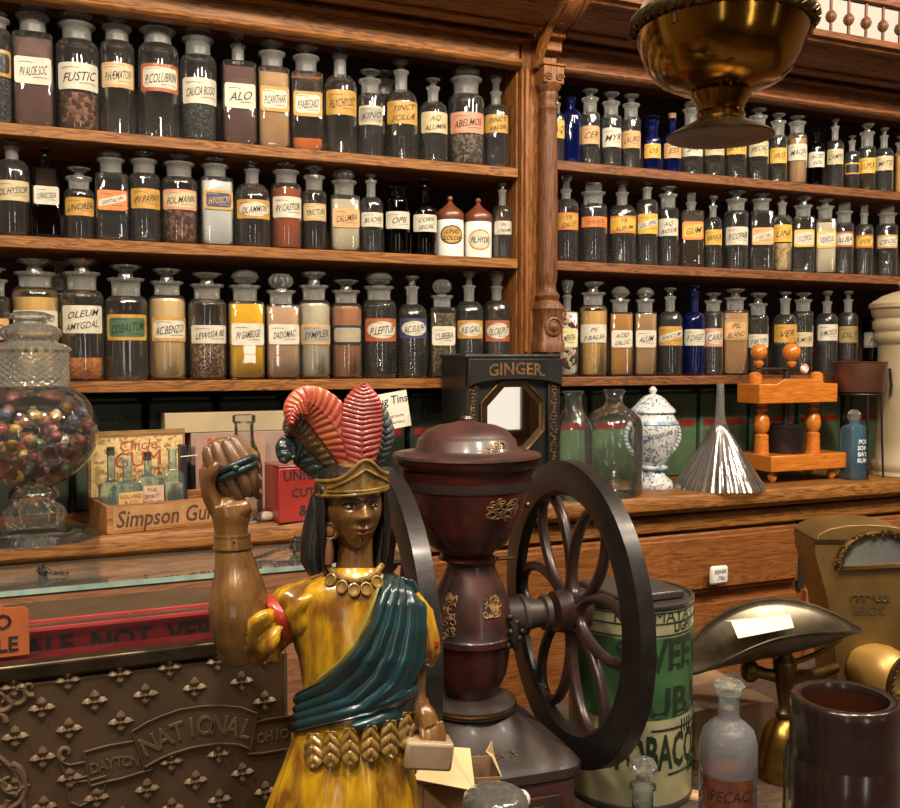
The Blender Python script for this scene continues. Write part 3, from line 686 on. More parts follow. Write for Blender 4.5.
# two white porcelain drug jars
PORC = plain('white_porcelain', (226, 222, 214), 0.18, coat=0.6)
LIDB = plain('brown_turned_lid', (112, 62, 40), 0.35, coat=0.4, rgb2=(92, 48, 30), scale=20)
for px, yk, yl, y0, y1, lst, txt, lb in ((450, 196, 221, 227, 246, ('black', 'gold'), 'UNG|COLCHI', 'white porcelain drug jar with brown lid and gold oval label'),
                                   (478, 198, 223, 231, 252, ('gold', 'white'), 'PIL.HYDR', 'white porcelain drug jar with brown lid and white gold-rimmed oval label')):
    Yc = SY + 0.018 + 28 * .00125; p = onY(px, 240, Yc); zc = dep(p); r = 27.5 * zc / F / 2
    psi = math.atan(ray(px, 350).x / ray(px, 350).y)
    t = thing('drug_jar', lb, 'jar', (p.x, Yc, Z2 + .0005), -(psi - R(9)), 'lidded porcelain jars on the middle left shelf')
    zz = lambda y: onY(px, y, Yc).z - Z2
    hb = zz(yl)
    MB().lathe([(0, 0), (r * .98, 0), (r, .004), (r, hb - .003), (r * .97, hb)], n=40).build('body', PORC, t)
    hk = zz(yk); d = hk - hb
    ld = MB().lathe([(r * .99, hb), (r * 1.02, hb + .002), (r * 1.0, hb + d * .28), (r * .96, hb + d * .32), (r * .82, hb + d * .40), (r * .45, hb + d * .56), (r * .2, hb + d * .70), (r * .13, hb + d * .78)], n=40).build('lid', LIDB, t)
    MB().sphere((0, 0, hb + d * .88), r * .22, 14).build('knob', LIDB, ld)
    za, zb_ = zz(y1), zz(y0); zc_ = (za + zb_) / 2; hh = (zb_ - za) / 2; hw = r * 0.9
    f1 = lambda o: (lambda u, v: ((r + o) * math.sin(u / r), -(r + o) * math.cos(u / r), zc_ + v))
    mb = MB(); patch(mb, oval(hw, hh), f1(.0005), 0); patch(mb, oval(hw * .88, hh * .84), f1(.0008), 1)
    l = mb.build('oval_label', [LAB[lst[0]], LAB[lst[1]]], t, recalc=False)
    tb = MB(); ls = txt.split('|')
    for i, s in enumerate(ls): lettering(tb, s, f1(.0013), hh * (.62 if len(ls) > 1 else .8), hw * 1.5, shear=.25, bold=.01, c=(0, (len(ls) - 1) * hh * .33 - i * hh * .66))
    tb.build('lettering', BLACK, l, smooth=False, recalc=False)
# ---------------------------------------------------------------- things on the worktop
def basis(px, py, z=CT):
    """where a thing stands: the point of the level z seen at that pixel, its distance and metres per pixel"""
    p = onZ(px, py, z); d = dep(p); return p, d, d / F
TIND = plain('dark_green_tin', (34, 44, 34), 0.5, rgb2=(50, 62, 46), scale=14, var=0.25)
TING = plain('green_tin', (58, 84, 58), 0.5, rgb2=(86, 106, 76), scale=12, var=0.25)
TINR = plain('red_band', (150, 40, 32), 0.5, rgb2=(120, 32, 28), scale=20)
def drug_tin(x, w_, m, lab, h=0.262, y=2.435):
    t = thing('drug_tin', lab, 'tin', (x, y, CT + .0005), 0, 'green drug tins along the back of the worktop')
    MB().box(-w_ / 2, w_ / 2, 0, 0.105, 0, h).build('body', m, t, bevel=0.006)
    MB().box(-w_ / 2 + .008, w_ / 2 - .008, .01, .095, h, h + .012).build('lid', m, t, bevel=0.004)
    MB().box(-w_ / 2 + .012, w_ / 2 - .012, -0.0012, 0.002, h * .60, h * .60 + .020).build('red_band', TINR, t)
    if m is TIND:
        tb = MB(); lettering(tb, 'FOLIA', lambda u, v: (u, -.0015, h * .84 + v), .03, w_ * .7); lettering(tb, 'DIGITALIS', lambda u, v: (u, -.0015, h * .72 + v), .022, w_ * .8)
        tb.build('lettering', plain('faded_print', (92, 96, 70), 0.6), t, smooth=False)
n = 0
for k in range(7):
    x = -0.02 + 0.172 * k
    drug_tin(x, 0.158, TIND, f'dark green drug tin on the worktop under left bay, {ORD[k]} from left')
xx = 1.408
for k in range(8):
    drug_tin(xx, 0.186, TING, f'green drug tin with red band under right bay, {ORD[k]} from left'); xx += 0.200

# candy jar on its foot
p, d, s = basis(35, 538)
t = thing('candy_jar', 'large footed glass candy jar full of wrapped round candies', 'jar', (p.x, p.y, CT + .0005))
J = lambda y: onY(35, y, p.y).z - CT
def P_(lst): return [(r * s, J(y)) for r, y in lst]
prof = [(0, .006), (0.030, .004), (0.115, 0.001), (0.128, 0.002), (0.126, 0.006), (0.07, 0.014), (0.045, J(531))] + P_([(27, 527), (28, 521), (29, 515), (27, 509), (21, 503), (19, 500), (24, 497), (23, 492), (19, 487), (26, 483), (34, 479), (43, 471), (52, 462), (58, 451), (61.5, 438), (62, 428), (60, 418), (55, 405), (48, 396), (40, 390), (33, 387)])
nub = lambda q, tt, z: q * (1 + (0.045 * math.cos(16 * tt) if J(526) < z < J(508) and z > 0.02 else 0))
MB().lathe(prof, n=96, cap=False, fn=nub).build('jar_body', glass('jar_glass', (.96, .97, .96), haze=.02, gain=1.4, rough=.03), t, ang=60)
def diam(q, tt, z): return q * (1 + .035 * abs(math.sin(12 * tt + 260 * z)) + .035 * abs(math.sin(12 * tt - 260 * z)))
rows_ = [(33.5, 387)] + [(33.5, 387 - 36 * k / 22) for k in range(1, 22)] + [(35.5, 350), (33, 347)]
MB().lathe([(r * s, J(y)) for r, y in rows_], n=120, cap=False, fn=diam).build('cut_glass_collar', GLC, t, ang=25)
lid = P_([(33, 347), (31, 345), (24, 343), (22, 341), (25, 339), (28.5, 335), (28, 331), (24, 327), (14, 323.5), (13, 321), (20, 318), (20, 315), (12, 312), (0, 311)])
MB().lathe(lid, n=64, cap=False, fn=lambda q, tt, z: q * (1 + .03 * math.cos(16 * tt))).build('glass_lid', GLC, t, ang=30)
CANDY = {'red': (176, 34, 44), 'green': (36, 120, 64), 'yellow': (222, 178, 44), 'blue': (50, 66, 120), 'orange': (216, 110, 50), 'pink': (206, 110, 110), 'white': (216, 208, 196)}
rng = random.Random(4); pts = []; cz = J(434)
jr = lambda z: next((a[0] + (b[0] - a[0]) * (z - a[1]) / (b[1] - a[1]) for a, b in zip(prof, prof[1:]) if a[1] <= z < b[1]), 0.05)
tries = 0
while len(pts) < 92 and tries < 60000:
    tries += 1; z = rng.uniform(J(478), J(409) if tries % 3 else J(420)); rmax = jr(z) - 0.021
    if rmax <= 0: continue
    a = rng.uniform(0, 2 * math.pi); q = rmax * math.sqrt(rng.random()) if tries % 2 else rmax
    v = Vector((q * math.cos(a), q * math.sin(a), z))
    if all((v - u).length > 0.0265 for u in pts): pts.append(v)
cm = MB().sphere((0, 0, 0), .0112, 18); cproto = {}
for i, v in enumerate(pts):
    cn = rng.choice(['red', 'red', 'green', 'yellow', 'blue', 'orange', 'pink', 'white', 'yellow', 'red'])
    if cn not in cproto:
        o = MB().sphere((0, 0, 0), .0112, 18).build('candy', plain('candy_' + cn, CANDY[cn], 0.22, coat=.5))
        wp = MB().sphere((0, 0, 0), .0124, 14, jit=.14)
        wp.tube([(-.016, 0, 0), (-.0125, 0, 0)], [.006, .0018], 8); wp.tube([(.0125, 0, 0), (.016, 0, 0)], [.0018, .006], 8)
        f = wp.build('wrapper', FILM, o, ang=10)
        cproto[cn] = (o, f)
    else:
        a_, f_ = cproto[cn]; o = a_.copy(); COL.objects.link(o); f = f_.copy(); COL.objects.link(f); f.parent = o
    o.location = Vector((p.x, p.y, CT)) + v; o.rotation_euler = (rng.uniform(0, 6), rng.uniform(0, 6), rng.uniform(0, 6))
    tag(o, f'{cn} round candy in clear wrapper inside the footed candy jar', 'candy', f'{cn} wrapped candies in the candy jar')

# wooden gum box with hinged lid, its bottles
g = onZ(107, 535, CT); rzb = R(11)
box = thing('wooden_box', 'small wooden box with standing lid and gum lettering, holding old bottles', 'box', (g.x, g.y, CT + .0005), rzb)
BW, BD, BH = 0.262, 0.150, 0.060
gw = wood('box_wood', (112, 70, 38), (164, 112, 64), 'x', rough=.6, coat=0)
paper = speck('printed_paper_label', [(190, 162, 104), (196, 170, 116), (180, 148, 92), (200, 176, 124), (150, 110, 70)], 120, bump=0)
mb = MB().box(0, BW, 0, .007, 0, BH).box(0, .007, .007, BD - .007, 0, BH).box(BW - .007, BW, .007, BD - .007, 0, BH).box(0, BW, BD - .007, BD, 0, BH).box(.007, BW - .007, .007, BD - .007, 0, .006)
mb.build('box_body', gw, box, bevel=.001)
fp = MB().box(.012, BW - .008, -.0012, 0, .006, BH - .005).build('front_paper', plain('stencilled_front', (164, 124, 74), .7, rgb2=(140, 98, 56), scale=24), box)
tb = MB(); lettering(tb, 'Simpson Gum', lambda u, v: (BW / 2 + u, -.0016, .030 + v), .050, BW * .86, shear=.2, bold=.015)
tb.build('lettering', plain('brown_stencil', (70, 40, 24), .7), fp, smooth=False)
mb = MB().box(0, .22, BD + .001, BD + .008, .05, .205); ldp = mb.build('box_lid', wood('lid_wood', (96, 70, 40), (140, 108, 66), 'x', rough=.7, coat=0), box, bevel=.001)
lp_ = MB().box(.006, .214, BD - .0005, BD + .001, .052, .190).build('lid_label', paper, ldp)
tb = MB()
for i, (tx, sz) in enumerate((('Chicle', .034), ('GUM', .05), ('FINE QUALITY', .02), ('CHEWING', .026))):
    lettering(tb, tx, lambda u, v, i=i: (.11 + u, BD - .001, .172 - i * .032 + v), sz, .18, shear=.15 * (i == 0), slope=.05)
tb.build('lettering', plain('red_print', (150, 60, 40), .7), lp_, smooth=False)
def boxbottle(u, v, w_, dd, h, hs, rn, m, lab, cont=None, paper_=None, txt=None, cork=False, base=.0078, round_=False):
    """medicine bottle standing in the wooden box at (u, v)"""
    q = Matrix.Rotation(rzb, 4, 'Z') @ Vector((u, v, 0))
    t = thing('medicine_bottle', lab, 'bottle', (g.x + q.x, g.y + q.y, CT + base), rzb + R(6))
    k = dd / w_; M = Matrix.Diagonal((1, k, 1, 1)); r = w_ / 2; sq = 2 if round_ else 6
    MB().lathe([(0, .003), (r * .85, 0, sq), (r, .004, sq), (r, hs - r * .35, sq), (r * .9, hs - r * .12, 4), (r * .6, hs, 2), (rn, hs + .006), (rn, h - .006), (rn * 1.35, h - .005), (rn * 1.35, h), (rn * .8, h)], n=32, cap=False, M=M).build('glass_body', m, t)
    if cont: MB().lathe([(0, .004), (r * .88, .004, sq), (r * .88, hs * .75, sq), (0, hs * .75)], n=32, cap=False, M=M).build('contents', cont, t)
    if paper_:
        l = MB().box(-r * .86, r * .86, -dd / 2 - .0012, -dd / 2 - .0002, hs * .12, hs * .80).build('paper_label', paper_, t)
        tb = MB()
        for i, tx in enumerate(txt): lettering(tb, tx, lambda a, b, i=i: (a, -dd / 2 - .0018, hs * (.70 - .14 * i) + b), hs * .13, r * 1.5)
        tb.build('lettering', plain('brown_print', (92, 52, 34), .7), l, smooth=False)
    if cork: MB().lathe([(rn * .9, h - .008), (rn * 1.0, h + .010), (0, h + .010)], n=14).build('cork', plain('dark_cork', (60, 44, 32), .9), t)
LBL1 = plain('ochre_paper', (196, 160, 104), .7, rgb2=(176, 138, 84), scale=40)
LBL2 = plain('pinkish_paper', (200, 170, 144), .7, rgb2=(180, 140, 116), scale=40)
boxbottle(.034, .090, .050, .034, .158, .092, .0085, GLAQ, 'plain aqua medicine bottle at the left back inside the wooden box', cork=True)
boxbottle(.058, .052, .062, .036, .146, .092, .0098, GLAQ, 'aqua medicine bottle with ochre label at the front of the wooden box', paper_=LBL1, txt=['HOLLAND', '& CO', 'LINIMENT', 'DRUGGISTS'])
boxbottle(.116, .096, .064, .038, .142, .098, .0085, GLAQ, 'corked bottle with pinkish label in the middle of the wooden box', paper_=LBL2, txt=['THE', 'SPIRIT', 'MIXTURE'], cork=True)
boxbottle(.172, .098, .048, .032, .158, .105, .0095, GLAQ, 'aqua bottle with brown residue at the right in the wooden box', cont=FILL['resin'])
q = Matrix.Rotation(rzb, 4, 'Z') @ Vector((.196, .10, 0))
t = thing('black_tin_strip', 'narrow black upright case with white lettering inside the wooden box', 'case', (g.x + q.x, g.y + q.y, CT + .0078), rzb)
MB().box(-.007, .007, -.012, .012, 0, .165).build('case_body', plain('black_case', (36, 32, 40), .4), t, bevel=.002)
MB().tube([(-.0085, -.013, .138), (.03, -.016, .140)], .0012, 6).build('wire', WHITEP, t)
# foil knob at the front of the box
q = Matrix.Rotation(rzb, 4, 'Z') @ Vector((.125, .035, 0))
t = MB().sphere((0, 0, .024), .018, 24, sc=(1, .8, 1), jit=.12).lathe([(.022, 0), (.012, .006), (.006, .012)], n=20).build('crystal_knob', GLC, ang=15)
t.location = (g.x + q.x, g.y + q.y, CT + .0070); tag(t, 'cut crystal knob lying among the bottles in the wooden box', 'knob')
# printed card with bottle drawing, right of the box lid
p = onY(196, 490, 2.315); w_ = onY(266, 490, 2.315).x - p.x
t = thing('picture_card', 'pinkish printed card with red bottle drawing leaning behind the wooden box', 'card', (p.x, 2.315, CT + .0005))
zt_ = onY(230, 436, 2.315).z - CT
MB().box(0, w_, 0, .003, 0, zt_).build('card', plain('pink_card', (158, 122, 106), .7, rgb2=(140, 98, 84), scale=9), t)
def bshape(cx, z0, z1, w2): return [(cx - w2, z0), (cx + w2, z0), (cx + w2, z0 + (z1 - z0) * .6), (cx + w2 * .25, z0 + (z1 - z0) * .8), (cx + w2 * .25, z1), (cx - w2 * .25, z1), (cx - w2 * .25, z0 + (z1 - z0) * .8), (cx - w2, z0 + (z1 - z0) * .6)]
MB().prism(bshape(w_ * .2, .02, zt_ * .98, .020), -.0008, 0, 'y').build('printed_bottle', plain('red_print_bottle', (150, 76, 60), .7), t, smooth=False)
MB().prism(bshape(w_ * .62, .02, zt_ * .86, .020), -.0008, 0, 'y').build('printed_bottle', plain('pale_print_bottle', (176, 140, 120), .7), t, smooth=False)
# stacked flat cartons
xa, xb = onY(165, 420, 2.34).x, onY(330, 420, 2.34).x
zz = [onY(235, y, 2.34).z for y in (464, 455, 432, 412)]
zz = [CT, zz[0], zz[1], zz[2], zz[3]]
cl = [((xa + .06, xb), CT + .0005, zz[1], 'black', (36, 32, 32), 'black flat box at the bottom of the carton stack'),
      ((xa + .06, xb), zz[1] + .0003, zz[3], 'pink', (156, 130, 118), 'pinkish grey flat carton in the middle of the carton stack'),
      ((xa, xb), zz[3] + .0006, zz[4], 'cream', (176, 156, 122), 'cream flat carton on top of the stack below left bay')]
for (a, b), z0, z1, nm, c_, lb in cl:
    o = MB().box(0, b - a, 0, .085, 0, z1 - z0).build('flat_carton', plain('carton_' + nm, c_, .7, rgb2=tuple(int(v * .88) for v in c_), scale=7), bevel=.002)
    o.location = (a, 2.345, z0); tag(o, lb, 'box')
# big clear bottle
p, d, s = basis(245, 522); J = lambda y: onY(245, y, p.y).z - CT
t = thing('glass_bottle', 'tall empty clear glass bottle between wooden box and red tin', 'bottle', (p.x, p.y, CT + .0005))
MB().lathe([(0, .004), (15 * s, 0), (17.5 * s, .006), (17.5 * s, J(466)), (16 * s, J(455)), (11 * s, J(444)), (9.5 * s, J(438)), (9.5 * s, J(424)), (11.5 * s, J(422)), (11.5 * s, J(416)), (9.5 * s, J(415))], n=48, cap=False).build('glass_body', GLW, t)
# red tin
p = onZ(279, 524, CT)
t = thing('tobacco_tin', 'square red tin lettered UNION CUT beside the tall clear bottle', 'tin', (p.x, p.y, CT + .0005), R(7))
hz = onY(279, 466, p.y).z - CT
RED = plain('red_tin', (150, 40, 32), .38, rgb2=(124, 32, 26), scale=8, coat=.3)
MB().box(0, .125, 0, .095, 0, hz - .006).build('body', RED, t, bevel=.003)
MB().box(-.001, .126, -.001, .096, hz - .006, hz).build('lid', plain('dark_red_lid', (128, 44, 40), .3, rgb2=(104, 36, 34), scale=10, coat=.4), t, bevel=.003)
tb = MB()
for i, (tx, sz) in enumerate((('UNION', .034), ('CUT', .028), ('&', .034))): lettering(tb, tx, lambda u, v, i=i: (.062 + u + (-.004 if i else 0), -.0008, hz * (.82 - .31 * i) + v), sz, .10, bold=.02)
tb.build('lettering', BLACK, t, smooth=False)
p = onZ(274, 527, CT)
o = MB().sphere((0, 0, .010), .018, 20, sc=(1.2, .8, .62), jit=.05).build('pebble', plain('pale_stone', (176, 160, 140), .8, rgb2=(150, 134, 116), scale=60), ang=60)
o.location = (p.x, WY + .03, CT + .0015); tag(o, 'small pale stone in front of the red tin', 'stone')

# "Drug Tins" card taped under the shelf
p = onY(391, 411, SY - .010)
t = thing('shelf_card', 'white card reading Drug Tins hanging below the lowest left shelf', 'card', p)
cw, ch = .066, .094; M = Matrix.Rotation(R(-9), 4, 'Y')
MB().box(-cw, cw * .75, -.0008, .0008, -ch * .5, ch * .5, M=M).build('card', WHITEP, t, bevel=.0006)
tb = MB(); fm = lambda u, v: M @ Vector((u - .006, -.0014, v))
lettering(tb, 'Drug Tins', fm, .030, .108, shear=.1, bold=.01, c=(0, .028)); lettering(tb, 'medicinal herbs', fm, .011, .085, c=(.004, -.014)); lettering(tb, 'from Pharmacy', fm, .011, .08, c=(.006, -.030))
tb.build('lettering', BLACK, t, smooth=False)

# GINGER store tin with mirror
GYF = 2.125
x0, x1 = onY(467, 420, GYF).x, onY(560, 420, GYF).x
zt_ = onY(500, 354, GYF).z - CT; gy2 = .164
GIN = plain('black_japanned_tin', (17, 17, 16), .40, rgb2=(30, 29, 27), scale=9, var=.12, coat=.12)
t = thing('ginger_tin', 'large black store tin lettered GINGER with octagonal mirror front', 'tin', (x0, GYF, CT + .0005))
W_ = x1 - x0
MB().box(0, W_, .012, gy2, 0, zt_ - .01).build('body', GIN, t, bevel=.003)
MB().box(-.004, W_ + .004, .002, gy2 + .002, zt_ - .012, zt_).build('lid', GIN, t, bevel=.004)
fr = MB().box(0, .034, 0, .012, 0, zt_ - .012).box(W_ - .034, W_, 0, .012, 0, zt_ - .012).box(.034, W_ - .034, 0, .012, 0, .02)
fr.build('front_frame', GIN, t, bevel=.002)
arch = [(.0, zt_ - .012), (0, zt_ - .085)] + [(W_ * .5 - W_ * .5 * math.cos(math.pi * k / 14), zt_ - .085 + .022 * math.sin(math.pi * k / 14)) for k in range(1, 14)] + [(W_, zt_ - .085), (W_, zt_ - .012)]
hd = MB().prism(arch, -.012, .010, 'y').build('arched_head', GIN, t, bevel=.003)
tb = MB(); lettering(tb, 'GINGER.', lambda u, v: (W_ * .5 + u, -.0135, zt_ - .036 + v - .9 * u * u), .042, W_ * .66, bold=.02)
GOLDP = plain('worn_gold_paint', (124, 86, 44), .5, rgb2=(72, 50, 28), scale=60)
tb.build('lettering', GOLDP, hd, smooth=False)
def stencil(mb, x, z0, z1, y, w2, sd):
    r_ = random.Random(sd); z = z0
    while z < z1:
        a = r_.uniform(-w2, w2)
        mb.tube([(x + a + .006 * math.cos(k), y, z + .006 * math.sin(k)) for k in [r_.uniform(0, 3) + .5 * j for j in range(7)]], .0011, 5)
        mb.sphere((x - a * .6, y, z + .004), .0028, 6); z += .0085
for sx_, sd_ in ((.017, 1), (W_ - .017, 2)):
    mb = MB(); stencil(mb, sx_, .03, zt_ - .085, -.001, .008, sd_); mb.build('gold_scrollwork', GOLDP, t)
a0, a1 = onY(483, 0, GYF).x - x0, onY(547, 0, GYF).x - x0; zc1, zc0 = onY(515, 381, GYF).z - CT, onY(515, 453, GYF).z - CT
def octa(a0, a1, z0, z1, c): return [(a0 + c, z0), (a1 - c, z0), (a1, z0 + c), (a1, z1 - c), (a1 - c, z1), (a0 + c, z1), (a0, z1 - c), (a0, z0 + c)]
MIR = plain('mirror_silver', (236, 232, 222), 0.02, 1.0)
cc = (a1 - a0) * .30; o8 = octa(a0, a1, zc0, zc1, cc); i8 = octa(a0 + .016, a1 - .016, zc0 + .016, zc1 - .016, cc - .006)
mb = MB().add([(x, .0085, z) for x, z in o8] + [(x, .004, z) for x, z in i8], [(k, (k + 1) % 8, 8 + (k + 1) % 8, 8 + k) for k in range(8)] + [tuple(range(8, 16))])
mb.add([(x, .0105, z) for x, z in o8], [tuple(range(8))]); mb.add([(x, y, z) for y in (.0085, .0105) for x, z in o8], [(k, (k + 1) % 8, 8 + (k + 1) % 8, 8 + k) for k in range(8)])
mb.build('octagonal_mirror', MIR, t, smooth=False, recalc=True)
MB().tube([(x, .006, z) for x, z in o8], .003, 8, closed=True).build('mirror_rim', BRASSD, t)
MB().box(a0 - .004, a1 + .004, .0106, .0119, zc0 - .02, zc1 + .03).build('mirror_backing', GIN, t)

# two flasks, ball
def flask(px, py, prof, lab, name='glass_flask', m=GLW, extra=None):
    p, d, s = basis(px, py); J = lambda y: onY(px, y, p.y).z - CT
    t = thing(name, lab, 'bottle', (p.x, p.y, CT + .0005))
    MB().lathe([(0, .004)] + [(r * s, max(J(y), 0)) for r, y in prof], n=64, cap=False).build('glass_body', m, t, ang=70)
    return t, p, s, J
flask(573, 499, [(17, 499), (20, 495), (20, 432), (18, 424), (12, 414), (9, 408), (8, 400), (8.5, 395), (10.5, 393), (10.5, 391.5), (8, 391)], 'tall clear glass flask with flared lip beside the ginger tin')
t, p, s, J = flask(613, 495, [(26, 496), (29, 492), (29, 425), (27, 418), (20, 411), (11, 406), (8.5, 402), (8.5, 396), (11, 392), (11, 390), (8.5, 389.5)], 'wide clear glass flask partly in front of the blue and white vase')
p = onZ(637, 492, CT)
t = MB().tube([(0, 0, .004), (0, 0, onY(643, 455, p.y).z - CT)], .0022, 8).sphere((-.014, .0, .012), .0115, 16).build('glass_ball_stopper', GLC)
t.location = (p.x, p.y - .02, CT + .001); tag(t, 'small glass ball stopper and rod at the foot of the vase', 'stopper')
p = onZ(576, 494, CT)
t = MB().lathe([(r__ * .72, z__ * .8) for r__, z__ in ((0, 0), (.014, .004), (.024, .02), (.027, .040), (.023, .058), (.013, .068), (.005, .073), (.003, .080), (0, .081))], n=24, fn=lambda q, a, z: q * (1 + .04 * math.sin(5 * a + 90 * z))).build('dried_gourd', plain('dried_gourd', (150, 104, 72), .7, rgb2=(110, 70, 46), scale=30, bump=.4))
t.location = (p.x, WY + .030, CT + .0005); tag(t, 'brown dried gourd behind the rim of the grinder wheel', 'gourd')

# blue and white vase
p, d, s = basis(652, 487); J = lambda y: onY(652, y, p.y).z - CT
t = thing('lidded_vase', 'white lidded vase with blue painting and twisted handles on the worktop', 'vase', (p.x, p.y, CT + .0005))
m, nt, b, N, L = newmat('blue_white_faience'); tc = N.new('ShaderNodeTexCoord'); vo = N.new('ShaderNodeTexNoise'); vo.inputs['Scale'].default_value = 42; vo.inputs['Detail'].default_value = 3; vo.inputs['Distortion'].default_value = 2.5
cr = N.new('ShaderNodeValToRGB'); e = cr.color_ramp.elements; e[0].position = .40; e[0].color = lin((86, 112, 140)); e[1].position = .47; e[1].color = lin((196, 196, 194))
L.new(tc.outputs['Object'], vo.inputs['Vector']); L.new(vo.outputs['Fac'], cr.inputs[0]); L.new(cr.outputs[0], b.inputs['Base Color']); b.inputs['Roughness'].default_value = .2
FAI = m; FAW = plain('white_faience', (206, 204, 198), .2, rgb2=(186, 188, 188), scale=40); FAB = plain('blue_faience', (96, 122, 148), .22, rgb2=(150, 168, 182), scale=60)
MB().lathe([(0, .003)] + [(r * s, J(y)) for r, y in ((20, 488), (21, 485), (19, 480), (13, 475), (11.5, 470), (15, 468.5), (15, 466.5), (12, 465), (18, 455), (23, 442), (25.5, 430), (25, 423), (21, 416), (19.5, 413))], n=56, cap=False).build('vase_body', FAI, t)
ld = MB().lathe([(r * s, J(y)) for r, y in ((20, 413.5), (22.5, 412), (22, 409.5), (17, 405), (13, 400), (8, 396), (4, 394.5), (0, 394))], n=48).build('lid', FAI, t)
MB().lathe([(2.5 * s, J(395)), (2.5 * s, J(393.5)), (4 * s, J(391.5)), (4 * s, J(389.5)), (2.5 * s, J(388)), (1.8 * s, J(387)), (0, J(386.5))], n=20).build('knob', FAW, ld)
MB().lathe([(15.4 * s, J(468.6)), (15.8 * s, J(467.6)), (15.4 * s, J(466.6))], n=40).lathe([(25.2 * s, J(424.5)), (25.9 * s, J(423.5)), (24.8 * s, J(420.5))], n=40, cap=False).build('painted_band', FAB, t)
for sx in (-1, 1):
    hp = [(sx * (22 + 10 * math.sin(math.pi * k / 16) ** .8) * s, 0, J(419 + 34 * k / 16)) for k in range(17)]
    mb = MB().tube(hp, [2.4 * s] * 17, 8)
    q0 = [Vector(v) for v in hp]; tw = []
    for k in range(65):
        f = k / 64 * 15.99; i_ = int(f); v = q0[i_].lerp(q0[i_ + 1], f - i_); tw.append(v + Vector((math.cos(k * .9) * 1.9 * s, math.sin(k * .9) * 1.9 * s, 0)))
    mb.tube(tw, 1.3 * s, 6, mi=1).build('twisted_handle', [FAW, FAB], t)
tb = MB(); rr = 25.9 * s; lettering(tb, 'C·ROSARUM', lambda u, v: (rr * math.sin(u / rr) * (1 + v * 3.2), -rr * math.cos(u / rr) * (1 + v * 3.2), J(434) + v), .020, .075, bold=.02, slope=.25)
o = tb.build('lettering', plain('dark_blue_glaze', (50, 60, 84), .25), t, smooth=False); o.rotation_euler = (0, 0, R(-24))

# fluted glass funnel, upside down
p, d, s = basis(719, 487); J = lambda y: onY(719, y, p.y).z - CT
t = thing('glass_funnel', 'large fluted glass funnel standing upside down on the worktop', 'funnel', (p.x, p.y, CT + .0005))
FUN = glass('ribbed_funnel_glass', (.60, .62, .62), haze=.10, hcol=(150, 150, 150), gain=6.0, rough=.08)
rib = lambda q, a, z: q * (1 + .055 * abs(math.sin(16 * a)))
pr = [(43 * s, 0)] + [((43 - 34 * k / 20) * s, J(487) + (J(431) - J(487)) * k / 20) for k in range(1, 21)] + [(6.5 * s, J(424))]
MB().lathe(pr, n=256, cap=False, fn=rib).build('fluted_cone', FUN, t, ang=80)
MB().lathe([(6.5 * s, J(424)), (4.6 * s, J(415)), (4 * s, J(400)), (3.4 * s, J(384)), (2.6 * s, J(383.5))], n=24, cap=False).build('stem', GLC, t)

# cork press
PY = 2.165; X = lambda px, Y=PY: onY(px, 440, Y).x
xa, xb = X(772), X(847); zb0, zb1 = onY(772, 474, PY).z, onY(772, 456, PY).z
t = thing('wooden_press', 'orange varnished wooden screw press with turned posts and ball finials', 'press', (xa, PY, CT + .0005), 0)
Zp = lambda y, Y=PY: onY(800, y, Y).z - CT
W_ = xb - xa; D_ = .155
z1a, z1b = Zp(471), Zp(455)
MB().box(0, W_, 0, D_, z1a, z1b).build('base_board', MAPLE, t, bevel=.003)
for fx, fy in ((.03, .03), (W_ - .03, .03), (.03, D_ - .03), (W_ - .03, D_ - .03)):
    MB().lathe([(.008, z1a), (.006, z1a - .004), (.013, z1a * .62), (.014, z1a * .45), (.011, z1a * .2), (.005, 0)], (fx, fy), 20).build('ball_foot', MAPLE, t)
zu0, zu1 = Zp(403, PY + .03), Zp(381, PY + .03)
px1, px2 = .028, W_ - .055
for fx in (.030, W_ - .060):
    h = zu0 - z1b; MB().lathe([(.022, z1b), (.020, z1b + h * .3), (.021, z1b + h * .36), (.013, z1b + h * .40), (.020, z1b + h * .44), (.0235, z1b + h * .58), (.020, z1b + h * .72), (.012, z1b + h * .80), (.018, z1b + h * .84), (.018, z1b + h * .88), (.012, z1b + h * .91), (.018, z1b + h * .96), (.018, zu0)], (fx, D_ * .5), 28).build('turned_post', MAPLE, t)
top = [(-.03, zu0), (W_ - .02, zu0), (W_ - .02, zu1 - .008), (W_ - .07, zu1 - .008), (W_ - .09, zu1 + .006), (.065, zu1 + .006), (.035, zu1 - .008), (-.03, zu1 - .008)]
MB().prism(top, .02, D_ - .035, 'y').build('head_board', MAPLE, t, bevel=.003)
for fx in (.002, W_ - .050): MB().lathe([(.018, zu1 - .008), (.021, zu1 + .004), (.019, zu1 + .020), (.010, zu1 + .026), (0, zu1 + .027)], (fx, D_ * .5), 24).build('round_cap', MAPLE, t)
zsp = zu1 + .036
MB().tube([(W_ * .42, D_ * .5, z1b + .08), (W_ * .42, D_ * .5, zsp + .006)], .010, 16).build('screw', IRON, t)
MB().tube([(-.002, D_ * .5 - .01, zsp), (W_ * .72, D_ * .5 - .01, zsp)], .0035, 8).build('handle_bar', IRON, t)
for fx, rr in ((.006, .0245), (W_ * .45, .0275)):
    b_ = MB().sphere((fx, D_ * .5 - .01, zsp + .050), rr, 28).lathe([(.006, zsp + .004), (.014, zsp + .012), (.015, zsp + .018), (.006, zsp + .026), (.006, zsp + .032)], (fx, D_ * .5 - .01), 20).build('ball_finial', MAPLE, t)
